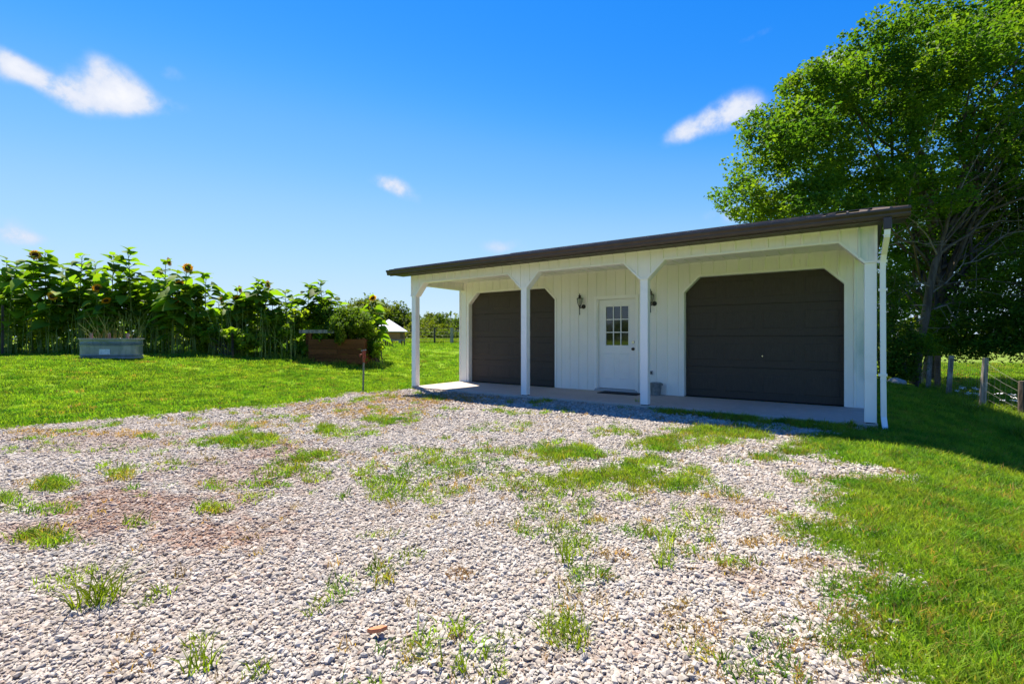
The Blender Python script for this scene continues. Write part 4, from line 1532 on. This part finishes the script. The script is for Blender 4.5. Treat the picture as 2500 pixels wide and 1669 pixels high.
def rock(name, x, y, r_, label, m, seed):
    import bmesh
    rr = random.Random(seed)
    bm = bmesh.new()
    bmesh.ops.create_icosphere(bm, subdivisions=3, radius=1)
    for v in bm.verts:
        n_ = math.sin(v.co.x * 3 + seed) * .10 + math.cos(v.co.y * 4 + seed * 2) * .08 + rr.uniform(-.03, .03)
        v.co *= 1 + n_
        v.co.z *= .6
    me = bpy.data.meshes.new(name)
    bm.to_mesh(me)
    bm.free()
    me.materials.append(m)
    o = link(name, me)
    o.location = (x, y, gzf(x, y) + r_ * .3)
    o.scale = (r_, r_ * .8, r_)
    tag(o, label, 'rock')
    return o


rx_, ry_ = at(2190, 14.2)
rock('rock', rx_, ry_, .22, 'pale rounded rock under the shrubs beyond the downspout', M['rock'], 3)
rx_, ry_ = at(2376, 11.2)
rock('rock', rx_, ry_, .14, 'small flat pale rock at the foot of the thick grey fence post', M['rock'], 8)

# leafy weeds with white flowers by the fence
for (u, dep, lab) in ((2366, 12.2, 'clump of white wildflowers behind the fence left of the thick grey post'), (2465, 10.9, 'taller clump of white wildflowers by the fence at the right edge of view')):
    x, y = at(u, dep)
    wf = empty('wildflowers', (x, y, gzf(x, y)))
    tag(wf, lab, 'wildflowers', None)
    s_m, f_m = MB(), MB()
    r2 = random.Random(u)
    for k in range(9):
        a_ = (r2.gauss(0, .12), r2.gauss(0, .12))
        h = r2.uniform(.25, .5)
        tp_ = (a_[0] * 2, a_[1] * 2, h)
        s_m.tube([(a_[0] * .5, a_[1] * .5, -.02), tp_], .004, 4, False)
        for j in range(10):
            q_ = (tp_[0] + r2.gauss(0, .03), tp_[1] + r2.gauss(0, .03), tp_[2] + r2.gauss(0, .01))
            f_m.add([(q_[0] - .010, q_[1] - .010, q_[2]), (q_[0] + .010, q_[1] - .010, q_[2]), (q_[0] + .010, q_[1] + .010, q_[2] + .004), (q_[0] - .010, q_[1] + .010, q_[2] + .004), (q_[0], q_[1], q_[2] + .012)],
                    [(0, 1, 4), (1, 2, 4), (2, 3, 4), (3, 0, 4), (3, 2, 1, 0)])
    s_m.build('stems', M['stem'], wf)
    f_m.build('flower_heads', M['whiteflower'], wf)
    V, F = leaf_cloud([(0, 0, .12), (.15, .05, .10), (-.15, 0, .1), (.3, 0, .08), (-.3, .05, .08)], [(.2, .2, .12)] * 5, 90, .06, seed=u)
    link('leaves', np_mesh('leaves', V, F, M['weed']), wf)


# ------------------------------------------------------------------ sunflowers
def leaf_heart(seed):
    """broad heart-shaped drooping leaf with its stalk, pointing +x"""
    r = random.Random(seed)
    dr = r.uniform(.25, .75)
    outl = [(.0, .0), (-.12, .20), (-.05, .42), (.18, .52), (.48, .44), (.78, .24), (1.08, 0)]
    mb_ = MB()
    vs = []
    for (x, w_) in outl:
        z = -dr * max(x + .12, 0.0) ** 1.8 * .55
        vs.append((x, 0, z))
        vs.append((x, w_, z + w_ * .28 + r.uniform(-.03, .03)))
        vs.append((x, -w_, z + w_ * .28 + r.uniform(-.03, .03)))
    fs = []
    for i in range(len(outl) - 1):
        a = i * 3
        fs += [(a, a + 3, a + 4, a + 1), (a, a + 2, a + 5, a + 3)]
    vs = [(v[0] + .45, v[1], v[2] + .22) for v in vs]
    mb_.add(vs, fs)
    mb_.tube([(0, 0, 0), (.25, 0, .16), (.47, 0, .22)], [.03, .022, .02], 4, False)
    return mb_.mesh('leaf', M['sunleaf'], 1.0, True)


LEAVES = [leaf_heart(i) for i in range(5)]


def head_meshes():
    r = random.Random(3)
    pt = MB()
    for ring, (n_, l_, off) in enumerate(((20, 1.0, 0), (18, .85, .16))):
        for k in range(n_):
            a = 2 * math.pi * k / n_ + off + r.gauss(0, .05)
            ln = l_ * r.uniform(.85, 1.1)
            ca, sa = math.cos(a), math.sin(a)
            wv = .12
            tilt = r.uniform(-.12, .22)
            base_, mid, tip = .48, .48 + .28 * ln, .48 + .55 * ln
            px = lambda q, s: (tilt * (q - .48) + .02 * ring, q * ca - s * sa, q * sa + s * ca)
            pt.add([px(base_, -.05), px(base_, .05), px(mid, wv), px(tip, 0), px(mid, -wv)], [(0, 1, 2, 4), (4, 2, 3)])
    dk = MB()
    for i in range(4):
        pass
    prof = [(0, .10), (.22, .085), (.40, .05), (.52, .0), (.50, -.08), (.25, -.18), (0, -.2)]
    n_ = 16
    for (rr_, x) in prof:
        for k in range(n_):
            a = 2 * math.pi * k / n_
            dk.v.append((x, rr_ * math.cos(a), rr_ * math.sin(a)))
    for i in range(len(prof) - 1):
        for k in range(n_):
            k2 = (k + 1) % n_
            dk.f.append((i * n_ + k, (i + 1) * n_ + k, (i + 1) * n_ + k2, i * n_ + k2))
    return pt.mesh('petals', M['petal']), dk.mesh('disc', M['disc'])


PETALS, DISC = head_meshes()
GZ_ = 'sunflowers growing in the tall garden row'


def sunflower(u, vtop, dep, flower, label, nl=20, big=1.0, lowest=.30, seed=0):
    """flower: None, 'face' (towards the viewer), 'side', 'down'"""
    r = random.Random(seed * 13 + 5)
    x, y = at(u, dep)
    z0 = gzf(x, y)
    H = zof(vtop, dep) - z0 - .06
    root = empty('sunflower', (x, y, z0), r.uniform(0, 6.28))
    tag(root, label, 'sunflower', GZ_)
    s_ = MB()
    lx, ly = r.gauss(0, .06) * H * .4, r.gauss(0, .06) * H * .4
    pts = [(lx * t * t, ly * t * t, H * t - (.05 if t == 0 else 0)) for t in (0, .2, .4, .6, .8, 1)]
    s_.tube(pts, [.022, .021, .019, .016, .012, .008], 6, False)
    s_.build('stem', M['stem'], root, smooth=True)
    ang = r.uniform(0, 6)
    for k in range(nl):
        t = lowest + (1 - lowest) * (k / (nl - 1)) ** .85
        ang += 2.4 + r.gauss(0, .25)
        sz = big * (.34 * math.sin(math.pi * (.20 + .62 * (t - lowest) / (1 - lowest))) + .06) * r.uniform(.75, 1.2)
        if t > .93:
            sz *= .75
        lf = bpy.data.objects.new('leaf', LEAVES[r.randrange(5)])
        COL.objects.link(lf)
        lf.parent = root
        lf.location = (lx * t * t, ly * t * t, H * t)
        lf.rotation_euler = (r.gauss(0, .25), r.uniform(-.35, .35) - (.6 if t > .93 else 0), ang)
        lf.scale = (sz, sz, sz)
    if flower:
        hd_ = bpy.data.objects.new('flower_head', DISC)
        COL.objects.link(hd_)
        hd_.parent = root
        toc = math.atan2(CAM.y - y, CAM.x - x) - root.rotation_euler[2]
        az = toc + {'face': .25, 'side': 1.1, 'down': .5}[flower]
        hd_.location = (lx + .10 * math.cos(az), ly + .10 * math.sin(az), H + .05)
        hd_.rotation_euler = (0, {'face': .1, 'side': -.1, 'down': .8}[flower], az)
        sc_ = {'face': .145, 'side': .14, 'down': .14}[flower] * big
        hd_.scale = (sc_, sc_, sc_)
        pe = bpy.data.objects.new('petals', PETALS)
        COL.objects.link(pe)
        pe.parent = hd_
    return root


SF = [
    (8, 634, 17.6, None, 'tall sunflower plant cut by the left edge of the photo'),
    (45, 640, 18.2, None, 'leafy sunflower just left of the bloom nearest the left edge'),
    (77, 622, 17.2, 'face', 'sunflower with a yellow bloom nearest the left edge of the row'),
    (112, 616, 17.6, None, 'sunflower with pointed top leaves right of the first yellow bloom'),
    (155, 655, 18.3, None, 'shorter sunflower in the dip left of the tank'),
    (192, 622, 17.4, None, 'sunflower with a rounded top leaf above the left end of the tank'),
    (232, 640, 17.9, None, 'bushy sunflower behind the left half of the tank'),
    (271, 622, 17.3, None, 'tall sunflower with three small top leaves over the tank middle'),
    (322, 612, 17.3, None, 'tallest sunflower with a tiered leafy spire right of the tank middle'),
    (352, 690, 18.2, None, 'shorter sunflower just right of the tallest one'),
    (398, 637, 17.7, 'side', 'sunflower with a sideways yellow bloom right of the tallest plant'),
    (447, 655, 17.3, 'face', 'sunflower with a wide open yellow bloom and dark centre against the sky'),
    (500, 674, 17.6, None, 'sunflower at the right end of the tallest clump, leaves stepping down'),
    (432, 692, 17.0, 'down', 'sunflower with a nodding pale bloom below the wide open one'),
    (240, 703, 17.0, 'face', 'sunflower with a yellow bloom low among leaves above the tank'),
    (118, 722, 16.9, 'face', 'small orange sunflower deep in the leaves left of the tank'),
    (254, 733, 16.8, 'down', 'small orange sunflower head hidden right above the tank'),
    (420, 734, 16.9, 'down', 'drooping yellow sunflower head low beneath the open bloom'),
    (534, 732, 18.6, 'side', 'lone yellow flower poking up in the gap between the clumps'),
    (584, 706, 18.0, 'side', 'sunflower with a ragged yellow bloom at the start of the second clump'),
    (628, 684, 17.8, None, 'thin sunflower with a bare neck and small dark top leaves'),
    (648, 694, 18.0, 'side', 'sunflower with a side-facing yellow bloom in the second clump'),
    (572, 727, 17.6, 'down', 'sunflower with a faded head left in the second clump'),
    (702, 710, 18.2, None, 'pointed leafy sunflower between the second clump and the raised bed'),
    (750, 698, 18.3, None, 'sunflower with a flat leafy top behind the left of the raised bed'),
    (792, 688, 18.3, None, 'tallest sunflower directly behind the raised bed'),
    (822, 736, 18.6, None, 'shorter sunflower behind the right half of the raised bed'),
    (876, 752, 19.2, None, 'small round-topped sunflower left of the one by the coop'),
    (913, 728, 18.8, 'down', 'last sunflower with a faded drooping head beside the coop'),
    (598, 735, 17.8, None, 'leafy sunflower in the middle of the second clump'),
    (665, 740, 18.4, None, 'leafy sunflower right of the side-facing bloom'),
    (300, 668, 18.0, None, 'leafy sunflower between the two tallest plants above the tank'),
    (20, 700, 16.9, None, 'low broad-leaved sunflower at the left edge'),
    (215, 690, 18.4, None, 'hidden leafy sunflower behind the left end of the tank'),
    (475, 705, 18.3, None, 'leafy sunflower right below the wide open bloom'),
    (380, 668, 18.4, None, 'leafy sunflower left below the sideways bloom'),
    (140, 690, 17.4, None, 'broad-leaved sunflower in front of the dip left of the tank'),
    (845, 770, 18.4, None, 'low leafy sunflower rising from the vines on the raised bed'),
    (915, 775, 19.0, None, 'dense leafy sunflower under the last drooping head'),
]
for i, (u, vt, dep, fl, lab) in enumerate(SF):
    tall = vt < 700
    sunflower(u, vt, dep, fl, lab, 29 if tall else 22, 1.25 if tall else 1.12, .38 if tall else .30, i)

# tangled plants of the garden row below the sunflowers
cl_, rad_ = [], []
r2 = np.random.default_rng(9)
for k in range(1450):
    u = r2.uniform(-150, 925)
    dep = r2.uniform(17.3, 19.6)
    x, y = at(u, dep)
    hmax = 2.55 if u < 480 else 2.05 if u < 560 else 2.1 if u < 700 else 1.7
    hmax *= .8 + .4 * math.sin(u * .045) * .5 + r2.normal(0, .1)
    z = gzf(x, y) + .08 + (r2.random() ** .75) * max(hmax, .5)
    cl_.append((x, y, z))
    rad_.append((.20, .20, .17))
V, F = leaf_cloud(cl_, rad_, 20, .175, aspect=.7, seed=4)
o = link('undergrowth', np_mesh('undergrowth', V, F, M['leaf_garden']))
tag(o, kind='stuff')
# thin dark stems and grass stalks in the row
sm = MB()
r3 = random.Random(12)
for k in range(420):
    u = r3.uniform(-60, 720)
    dep = r3.uniform(16.8, 18.0)
    x, y = at(u, dep)
    z = gzf(x, y)
    h = r3.uniform(.7, 1.9)
    sm.tube([(x, y, z), (x + r3.gauss(0, .05), y + r3.gauss(0, .05), z + h * .6), (x + r3.gauss(0, .14), y + r3.gauss(0, .1), z + h)], [.010, .008, .004], 3, False)
o = sm.build('stalks', M['stem'])
tag(o, kind='stuff')
# garden fence posts in the row
for (u, vt, lab) in ((6, 745, 'dark metal garden post at the far left of the sunflower row'), (568, 800, 'thin dark garden post near the middle of the sunflower row')):
    x, y = at(u, 16.7)
    z = gzf(x, y)
    o = MB().box(-.03, .03, -.03, .03, -.05, zof(vt, 16.7) - z).build('garden_post', M['soffit_dark'])
    o.location = (x, y, z)
    tag(o, lab, 'post')
# vine bush spilling over the raised bed
def bush(name, lobes, ncl, clr, nleaf, leaf, m, label, cat, seed):
    bx_, by_ = lobes[0][0], lobes[0][1]
    root = empty(name, (bx_, by_, gzf(bx_, by_)))
    tag(root, label, cat)
    bzz = root.location.z
    rel = [(l[0] - bx_, l[1] - by_, l[2] - bzz, l[3], l[4], l[5]) for l in lobes]
    c_ = lobes_clusters(rel, ncl, seed, .35)
    c_ = c_[c_[:, 2] > .1]
    V, F = leaf_cloud(c_, np.full(len(c_), clr), nleaf, leaf, seed=seed)
    link('foliage', np_mesh('foliage', V, F, m), root)
    m_ = MB()
    r4 = random.Random(seed)
    for k in range(18):
        e_ = c_[r4.randrange(len(c_))]
        branchy(m_, (r4.gauss(0, .15), r4.gauss(0, .15) + .2, 0), e_, .02, .006, seed + k, 4, .08, 4)
    m_.build('stems', M['bark'], root)
    return root


bush('vine_bush', [px_lobe(*a) for a in ((850, 780, 17.8, 72, 26, .5), (825, 796, 17.4, 44, 20, .4), (833, 820, 17.05, 17, 20, .15), (872, 795, 17.5, 36, 16, .4), (790, 765, 18.2, 76, 24, .5), (890, 790, 17.8, 26, 22, .4))],
     400, .12, 28, .08, M['leaf_vine'], 'vine bush with fine leaves tumbling over the right side of the raised bed', 'bush', 51)
bush('bush', [px_lobe(*a) for a in ((910, 845, 17.8, 17, 26, .35), (903, 815, 18.2, 22, 22, .35))], 110, .13, 26, .07, M['leaf_dark'], 'small dark bush on the lawn at the right end of the raised bed', 'bush', 52)
bush('squash_plant', [px_lobe(*a) for a in ((560, 825, 17.0, 60, 24, .4), (500, 815, 17.2, 45, 20, .4), (600, 840, 16.9, 30, 20, .3))], 60, .16, 16, .24, M['leaf_garden'], 'big-leaved squash plant at the foot of the second sunflower clump', 'plant', 53)

# ------------------------------------------------------------------ coop, far fence, far trees
CD = 34.0
cx_, cy_ = at(949, CD)
cz_ = gzf(cx_, cy_)
cp = empty('chicken_coop', (cx_, cy_, cz_), YAW + .35)
tag(cp, 'small wooden chicken coop on stilts with a white peaked roof', 'coop')
fw = CD / FPX
hx_ = 1.05
zl, zt = zof(829, CD) - cz_, zof(808, CD) - cz_
zp = zof(779, CD) - cz_
for i in range(4):
    z0 = zl + (zt - zl) * i / 4
    z1 = z0 + (zt - zl) / 4 - .01
    MB().box(-hx_, hx_, -.75 - .002 * (i % 2), .75, z0, z1).build('wall_board', M['coop_wood'], cp)
MB().add([(-hx_ - .15, -.95, zt - .02), (hx_ + .15, -.95, zt - .02), (hx_ + .15, .95, zt - .02), (-hx_ - .15, .95, zt - .02), (0, 0, zp)] +
         [(-hx_ - .15, -.95, zt - .06), (hx_ + .15, -.95, zt - .06), (hx_ + .15, .95, zt - .06), (-hx_ - .15, .95, zt - .06)],
         [(0, 1, 4), (1, 2, 4), (2, 3, 4), (3, 0, 4), (0, 5, 6, 1), (1, 6, 7, 2), (2, 7, 8, 3), (3, 8, 5, 0), (8, 7, 6, 5)]).build('roof', M['white_roof'], cp)
for x in (-hx_ + .05, hx_ - .05, -.15, .15):
    for y in (-.7, .7):
        MB().box(x - .045, x + .045, y - .045, y + .045, -.05, zl).build('leg', M['wood_brown'], cp)
MB().box(-hx_, hx_, -.77, -.755, zl - .07, zl + .02).build('floor_beam', M['wood_grey'], cp)
MB().box(hx_ - .35, hx_ - .1, -.772, -.753, zl + .1, zt - .06).build('hatch', M['wood_brown'], cp)
MB().box(-hx_ - .1, -hx_ + .5, -.6, -.2, 0, .55).build('feed_box', M['plastic'], cp)

x, y = at(931, 20.0)
z = gzf(x, y)
o = empty('cross_post', (x, y, z), YAW)
tag(o, 'thin dark metal garden post with a short crossbar in front of the coop', 'post')
MB().box(-.022, .022, -.022, .022, -.05, zof(783, 20) - z).build('pole', M['soffit_dark'], o)
MB().box(-.19, .21, -.045, -.024, zof(789, 20) - z - .02, zof(789, 20) - z + .02).build('crossbar', M['soffit_dark'], o)

fl = empty('field_fence', (*at(1060, 50), gzf(*at(1060, 50))))
tag(fl, 'thin wire field fence with scattered posts before the distant tree line', 'fence')
fo = Vector(fl.location)
pv = []
for (u, vt, vb, w, kk) in ((978, 803, 842, .30, 'wood_grey'), (1061, 800, 841, .13, 'soffit_dark'), (1103, 800, 842, .24, 'wood_grey'), (1250, 802, 841, .2, 'wood_grey'), (700, 803, 843, .2, 'wood_grey')):
    x, y = at(u, 50)
    z = gzf(x, y)
    MB().box(x - w / 2 - fo.x, x + w / 2 - fo.x, y - w / 2 - fo.y, y + w / 2 - fo.y, z - .1 - fo.z, zof(vt, 50) - fo.z).build('post', M[kk], fl)
    pv.append(Vector((x, y, z)))
wm = MB()
pv.sort(key=lambda p: p.x)
for a_, b_ in zip(pv[:-1], pv[1:]):
    for h in (.3, .6, .9, 1.25, 1.6):
        wm.tube([a_ + Vector((0, 0, h)) - fo, b_ + Vector((0, 0, h)) - fo], .010, 3, False)
tag(wm.build('wire', M['wire'], fl), kind='stuff')
x, y = at(1103, 50)
x2, y2 = at(1140, 50)
z = zof(808, 50) - fo.z
MB().bar((x - fo.x, y - fo.y, z), (x2 - fo.x, y2 - fo.y, z), .12, .12).build('rail', M['wood_grey'], fl)

# taller unmown grass before the tree line
tall_cl = [clump_mesh(80 + i, 50, .5, .55, .035, M['blade'], .45) for i in range(3)]
x, y = [], []
for k in range(2600):
    u = r2.uniform(600, 1350)
    dep = r2.uniform(50.5, 60)
    a_, b_ = at(u, dep)
    x.append(a_); y.append(b_)
for k in range(260):
    u = r2.uniform(-100, 935); dep = r2.uniform(17.0, 18.2)
    a_, b_ = at(u, dep)
    x.append(a_); y.append(b_)
x, y = np.array(x), np.array(y)
n = len(x)
rt = np.zeros((n, 3)); rt[:, 2] = r2.uniform(0, 6.28, n)
sc_ = r2.uniform(.6, 1.2, n)
sc_[2600:] *= .45
o = scatter('tall_grass', np.stack([x, y, gz(x, y)], -1), rt, sc_, r2.uniform(0, .3, n), r2.integers(0, 3, n), tall_cl)
tag(o, kind='stuff')
# weeds along the fence at the right
fence_cl = [clump_mesh(90 + i, 40, .16, .20, .010, M['blade'], .7) for i in range(3)]
x = rng.uniform(11.0, 12.4, 900)
y = rng.uniform(2.5, 22, 900)
n = len(x)
rt = np.zeros((n, 3)); rt[:, 2] = rng.uniform(0, 6.28, n)
o = scatter('fence_weeds', np.stack([x, y, gz(x, y)], -1), rt, rng.uniform(.5, 1.3, n) * np.where(np.abs(x - 11.5) < .35, 1.1, .6), rng.uniform(0, .25, n), rng.integers(0, 3, n), fence_cl)
tag(o, kind='stuff')

FT = [(895, 760, 62, 60, 50), (935, 770, 66, 62, 46), (968, 775, 64, 40, 40), (1000, 790, 68, 40, 34), (1040, 800, 66, 46, 30), (1075, 797, 64, 40, 34), (1112, 795, 66, 40, 34), (1160, 790, 66, 60, 40),
      (850, 775, 66, 60, 45), (780, 780, 64, 70, 40), (690, 785, 66, 70, 36), (560, 780, 60, 70, 40), (1230, 790, 70, 60, 40), (1320, 790, 70, 60, 40), (460, 780, 62, 70, 40), (1015, 808, 60, 34, 24), (1085, 812, 60, 34, 22), (1055, 785, 74, 40, 26)]
FLAB = ['tallest far tree behind the white coop roof', 'far tree just right of the coop roof', 'far tree left of the first porch post', 'far tree behind the first porch post',
        'low far tree seen through the porch left of centre', 'round far tree seen through the middle of the open porch end', 'far tree against the garage wall edge seen through the porch', 'far tree hidden behind the garage wall corner',
        'far tree left of the coop above the vine bush', 'far tree above the raised bed', 'far tree in the gap between sunflower clumps and bed', 'far tree behind the gap of the sunflower row',
        'far tree behind the garage roof, first', 'far tree behind the garage roof, second', 'far tree hidden behind the tall sunflowers', 'bright low bushy tree right of the first porch post', 'bright low bushy tree right of the dark field post', 'dark far treetop on the ridge seen through the porch']
for i, (u, v, dep, ru, rv) in enumerate(FT):
    if i in (7, 12, 13, 14):
        continue
    lbs = [px_lobe(u, v + 14, dep, ru * .75, rv * .9, 3.0), px_lobe(u - ru * .4, v + 24, dep - 1, ru * .5, rv * .7, 2.2), px_lobe(u + ru * .4, v + 22, dep - 1, ru * .5, rv * .75, 2.2), px_lobe(u + 4, v - 2, dep, ru * .35, rv * .8, 1.5), px_lobe(u, 822, dep - 1.5, ru * 1.0, 14, 2.0)]
    bs = at(u, dep)
    tree('field_tree', (bs[0], bs[1], gzf(*bs)), 4, lbs, 300, .60, 28, .30, M['leaf_far'], FLAB[i], 'tree', 'trees along the far edge of the field', .12, 500 + i, 6, .3)

# a far dark band of woods closing the horizon
cl_, rad_ = [], []
for k in range(2200):
    an = r2.uniform(0, 2 * math.pi)
    dd = r2.uniform(118, 150)
    x, y = CAM.x + dd * math.cos(an), CAM.y + dd * math.sin(an)
    cl_.append((x, y, gzf(x, y) + r2.uniform(0, 6.0) * (.7 + .3 * math.sin(an * 9))))
    rad_.append((2.6, 2.6, 1.5))
V, F = leaf_cloud(cl_, rad_, 26, 1.1, aspect=.8, seed=14)
o = link('distant_woods', np_mesh('distant_woods', V, F, M['leaf_far']))
tag(o, kind='stuff')


# ------------------------------------------------------------------ single tufts on the gravel
def tuft(u, v, rad, h, nb, kind, label, name='grass_tuft', w=.0055, lean=1.0):
    x, y = ground_px(u, v)
    m = {'g': M['weed'], 'd': M['straw']}[kind]
    me = clump_mesh(int(u * 7 + v), nb, rad, h, w, m, lean)
    o = link(name, me)
    o.location = (x, y, gzf(x, y) + .004)
    tag(o, label, 'grass tuft' if kind == 'g' else 'dry grass', 'single tufts growing in the gravel')
    return o


tuft(240, 1478, .09, .17, 95, 'g', 'spiky long-bladed grass tuft on the gravel at lower left', w=.006, lean=1.3)
tuft(160, 1422, .14, .06, 110, 'g', 'flat spreading weed above the spiky tuft at lower left')
tuft(396, 1455, .055, .07, 30, 'g', 'small weed just right of the spiky tuft at lower left')
tuft(355, 1485, .03, .07, 16, 'g', 'tiny weed sprig below and right of the spiky tuft')
tuft(995, 1366, .10, .05, 70, 'g', 'low flat weed near the middle of the gravel')
tuft(1120, 1413, .075, .05, 70, 'd', 'round straw-coloured dead tuft near the middle of the gravel', 'dry_tuft')
tuft(775, 1496, .07, .055, 46, 'g', 'small bright weed on the lower middle-left gravel')
tuft(1245, 1560, .06, .045, 40, 'g', 'small yellow-green weed left of the leafy bottom clump')
tuft(1378, 1552, .12, .10, 110, 'g', 'leafy grass clump near the bottom middle of the gravel', lean=1.1)
tuft(482, 1582, .05, .06, 30, 'g', 'small dark weed near the bottom left of the gravel')
tuft(490, 1640, .06, .12, 40, 'g', 'thin upright grass tuft at the bottom left edge')
tuft(628, 1650, .05, .06, 36, 'g', 'small weed at the bottom edge left of middle')
tuft(1400, 1350, .10, .09, 80, 'g', 'branching upright weed patch right of the middle', lean=.9)
tuft(1385, 1385, .03, .18, 12, 'g', 'tall thin weed stalk with narrow leaves right of middle', w=.009, lean=.5)
tuft(1625, 1345, .04, .22, 14, 'g', 'tall thin curved weed stalk on the right half of the gravel', w=.007, lean=.7)
tuft(1615, 1375, .05, .09, 34, 'g', 'bushy weed at the foot of the tall curved stalk')
tuft(1570, 1310, .05, .10, 40, 'g', 'upright grass tuft behind the tall curved stalk')
tuft(1122, 1642, .03, .08, 20, 'g', 'tiny upright tuft at the bottom edge near the middle')
tuft(1245, 986, .06, .12, 26, 'g', 'dark weed growing against the slab left of the second post', w=.012)
tuft(2078, 1042, .05, .13, 16, 'g', 'leafy weed growing against the slab near the corner post', w=.02)
tuft(1560, 988, .07, .14, 26, 'g', 'dark weed growing at the foot of the third porch post', w=.012)
x, y = ground_px(919, 1562)
o = MB().prism([(-.05, 0), (.03, -.02), (.06, .005), (.02, .03), (-.03, .025)], -.010, .010).build('brick_chip', M['brick_chip'])
o.location = (x, y, gzf(x, y) + .045)
o.rotation_euler = (R(80), 0, .9)
o.scale = (.75, .75, .75)
tag(o, 'flat orange brick chip lying alone on the gravel at lower left of middle', 'brick chip')
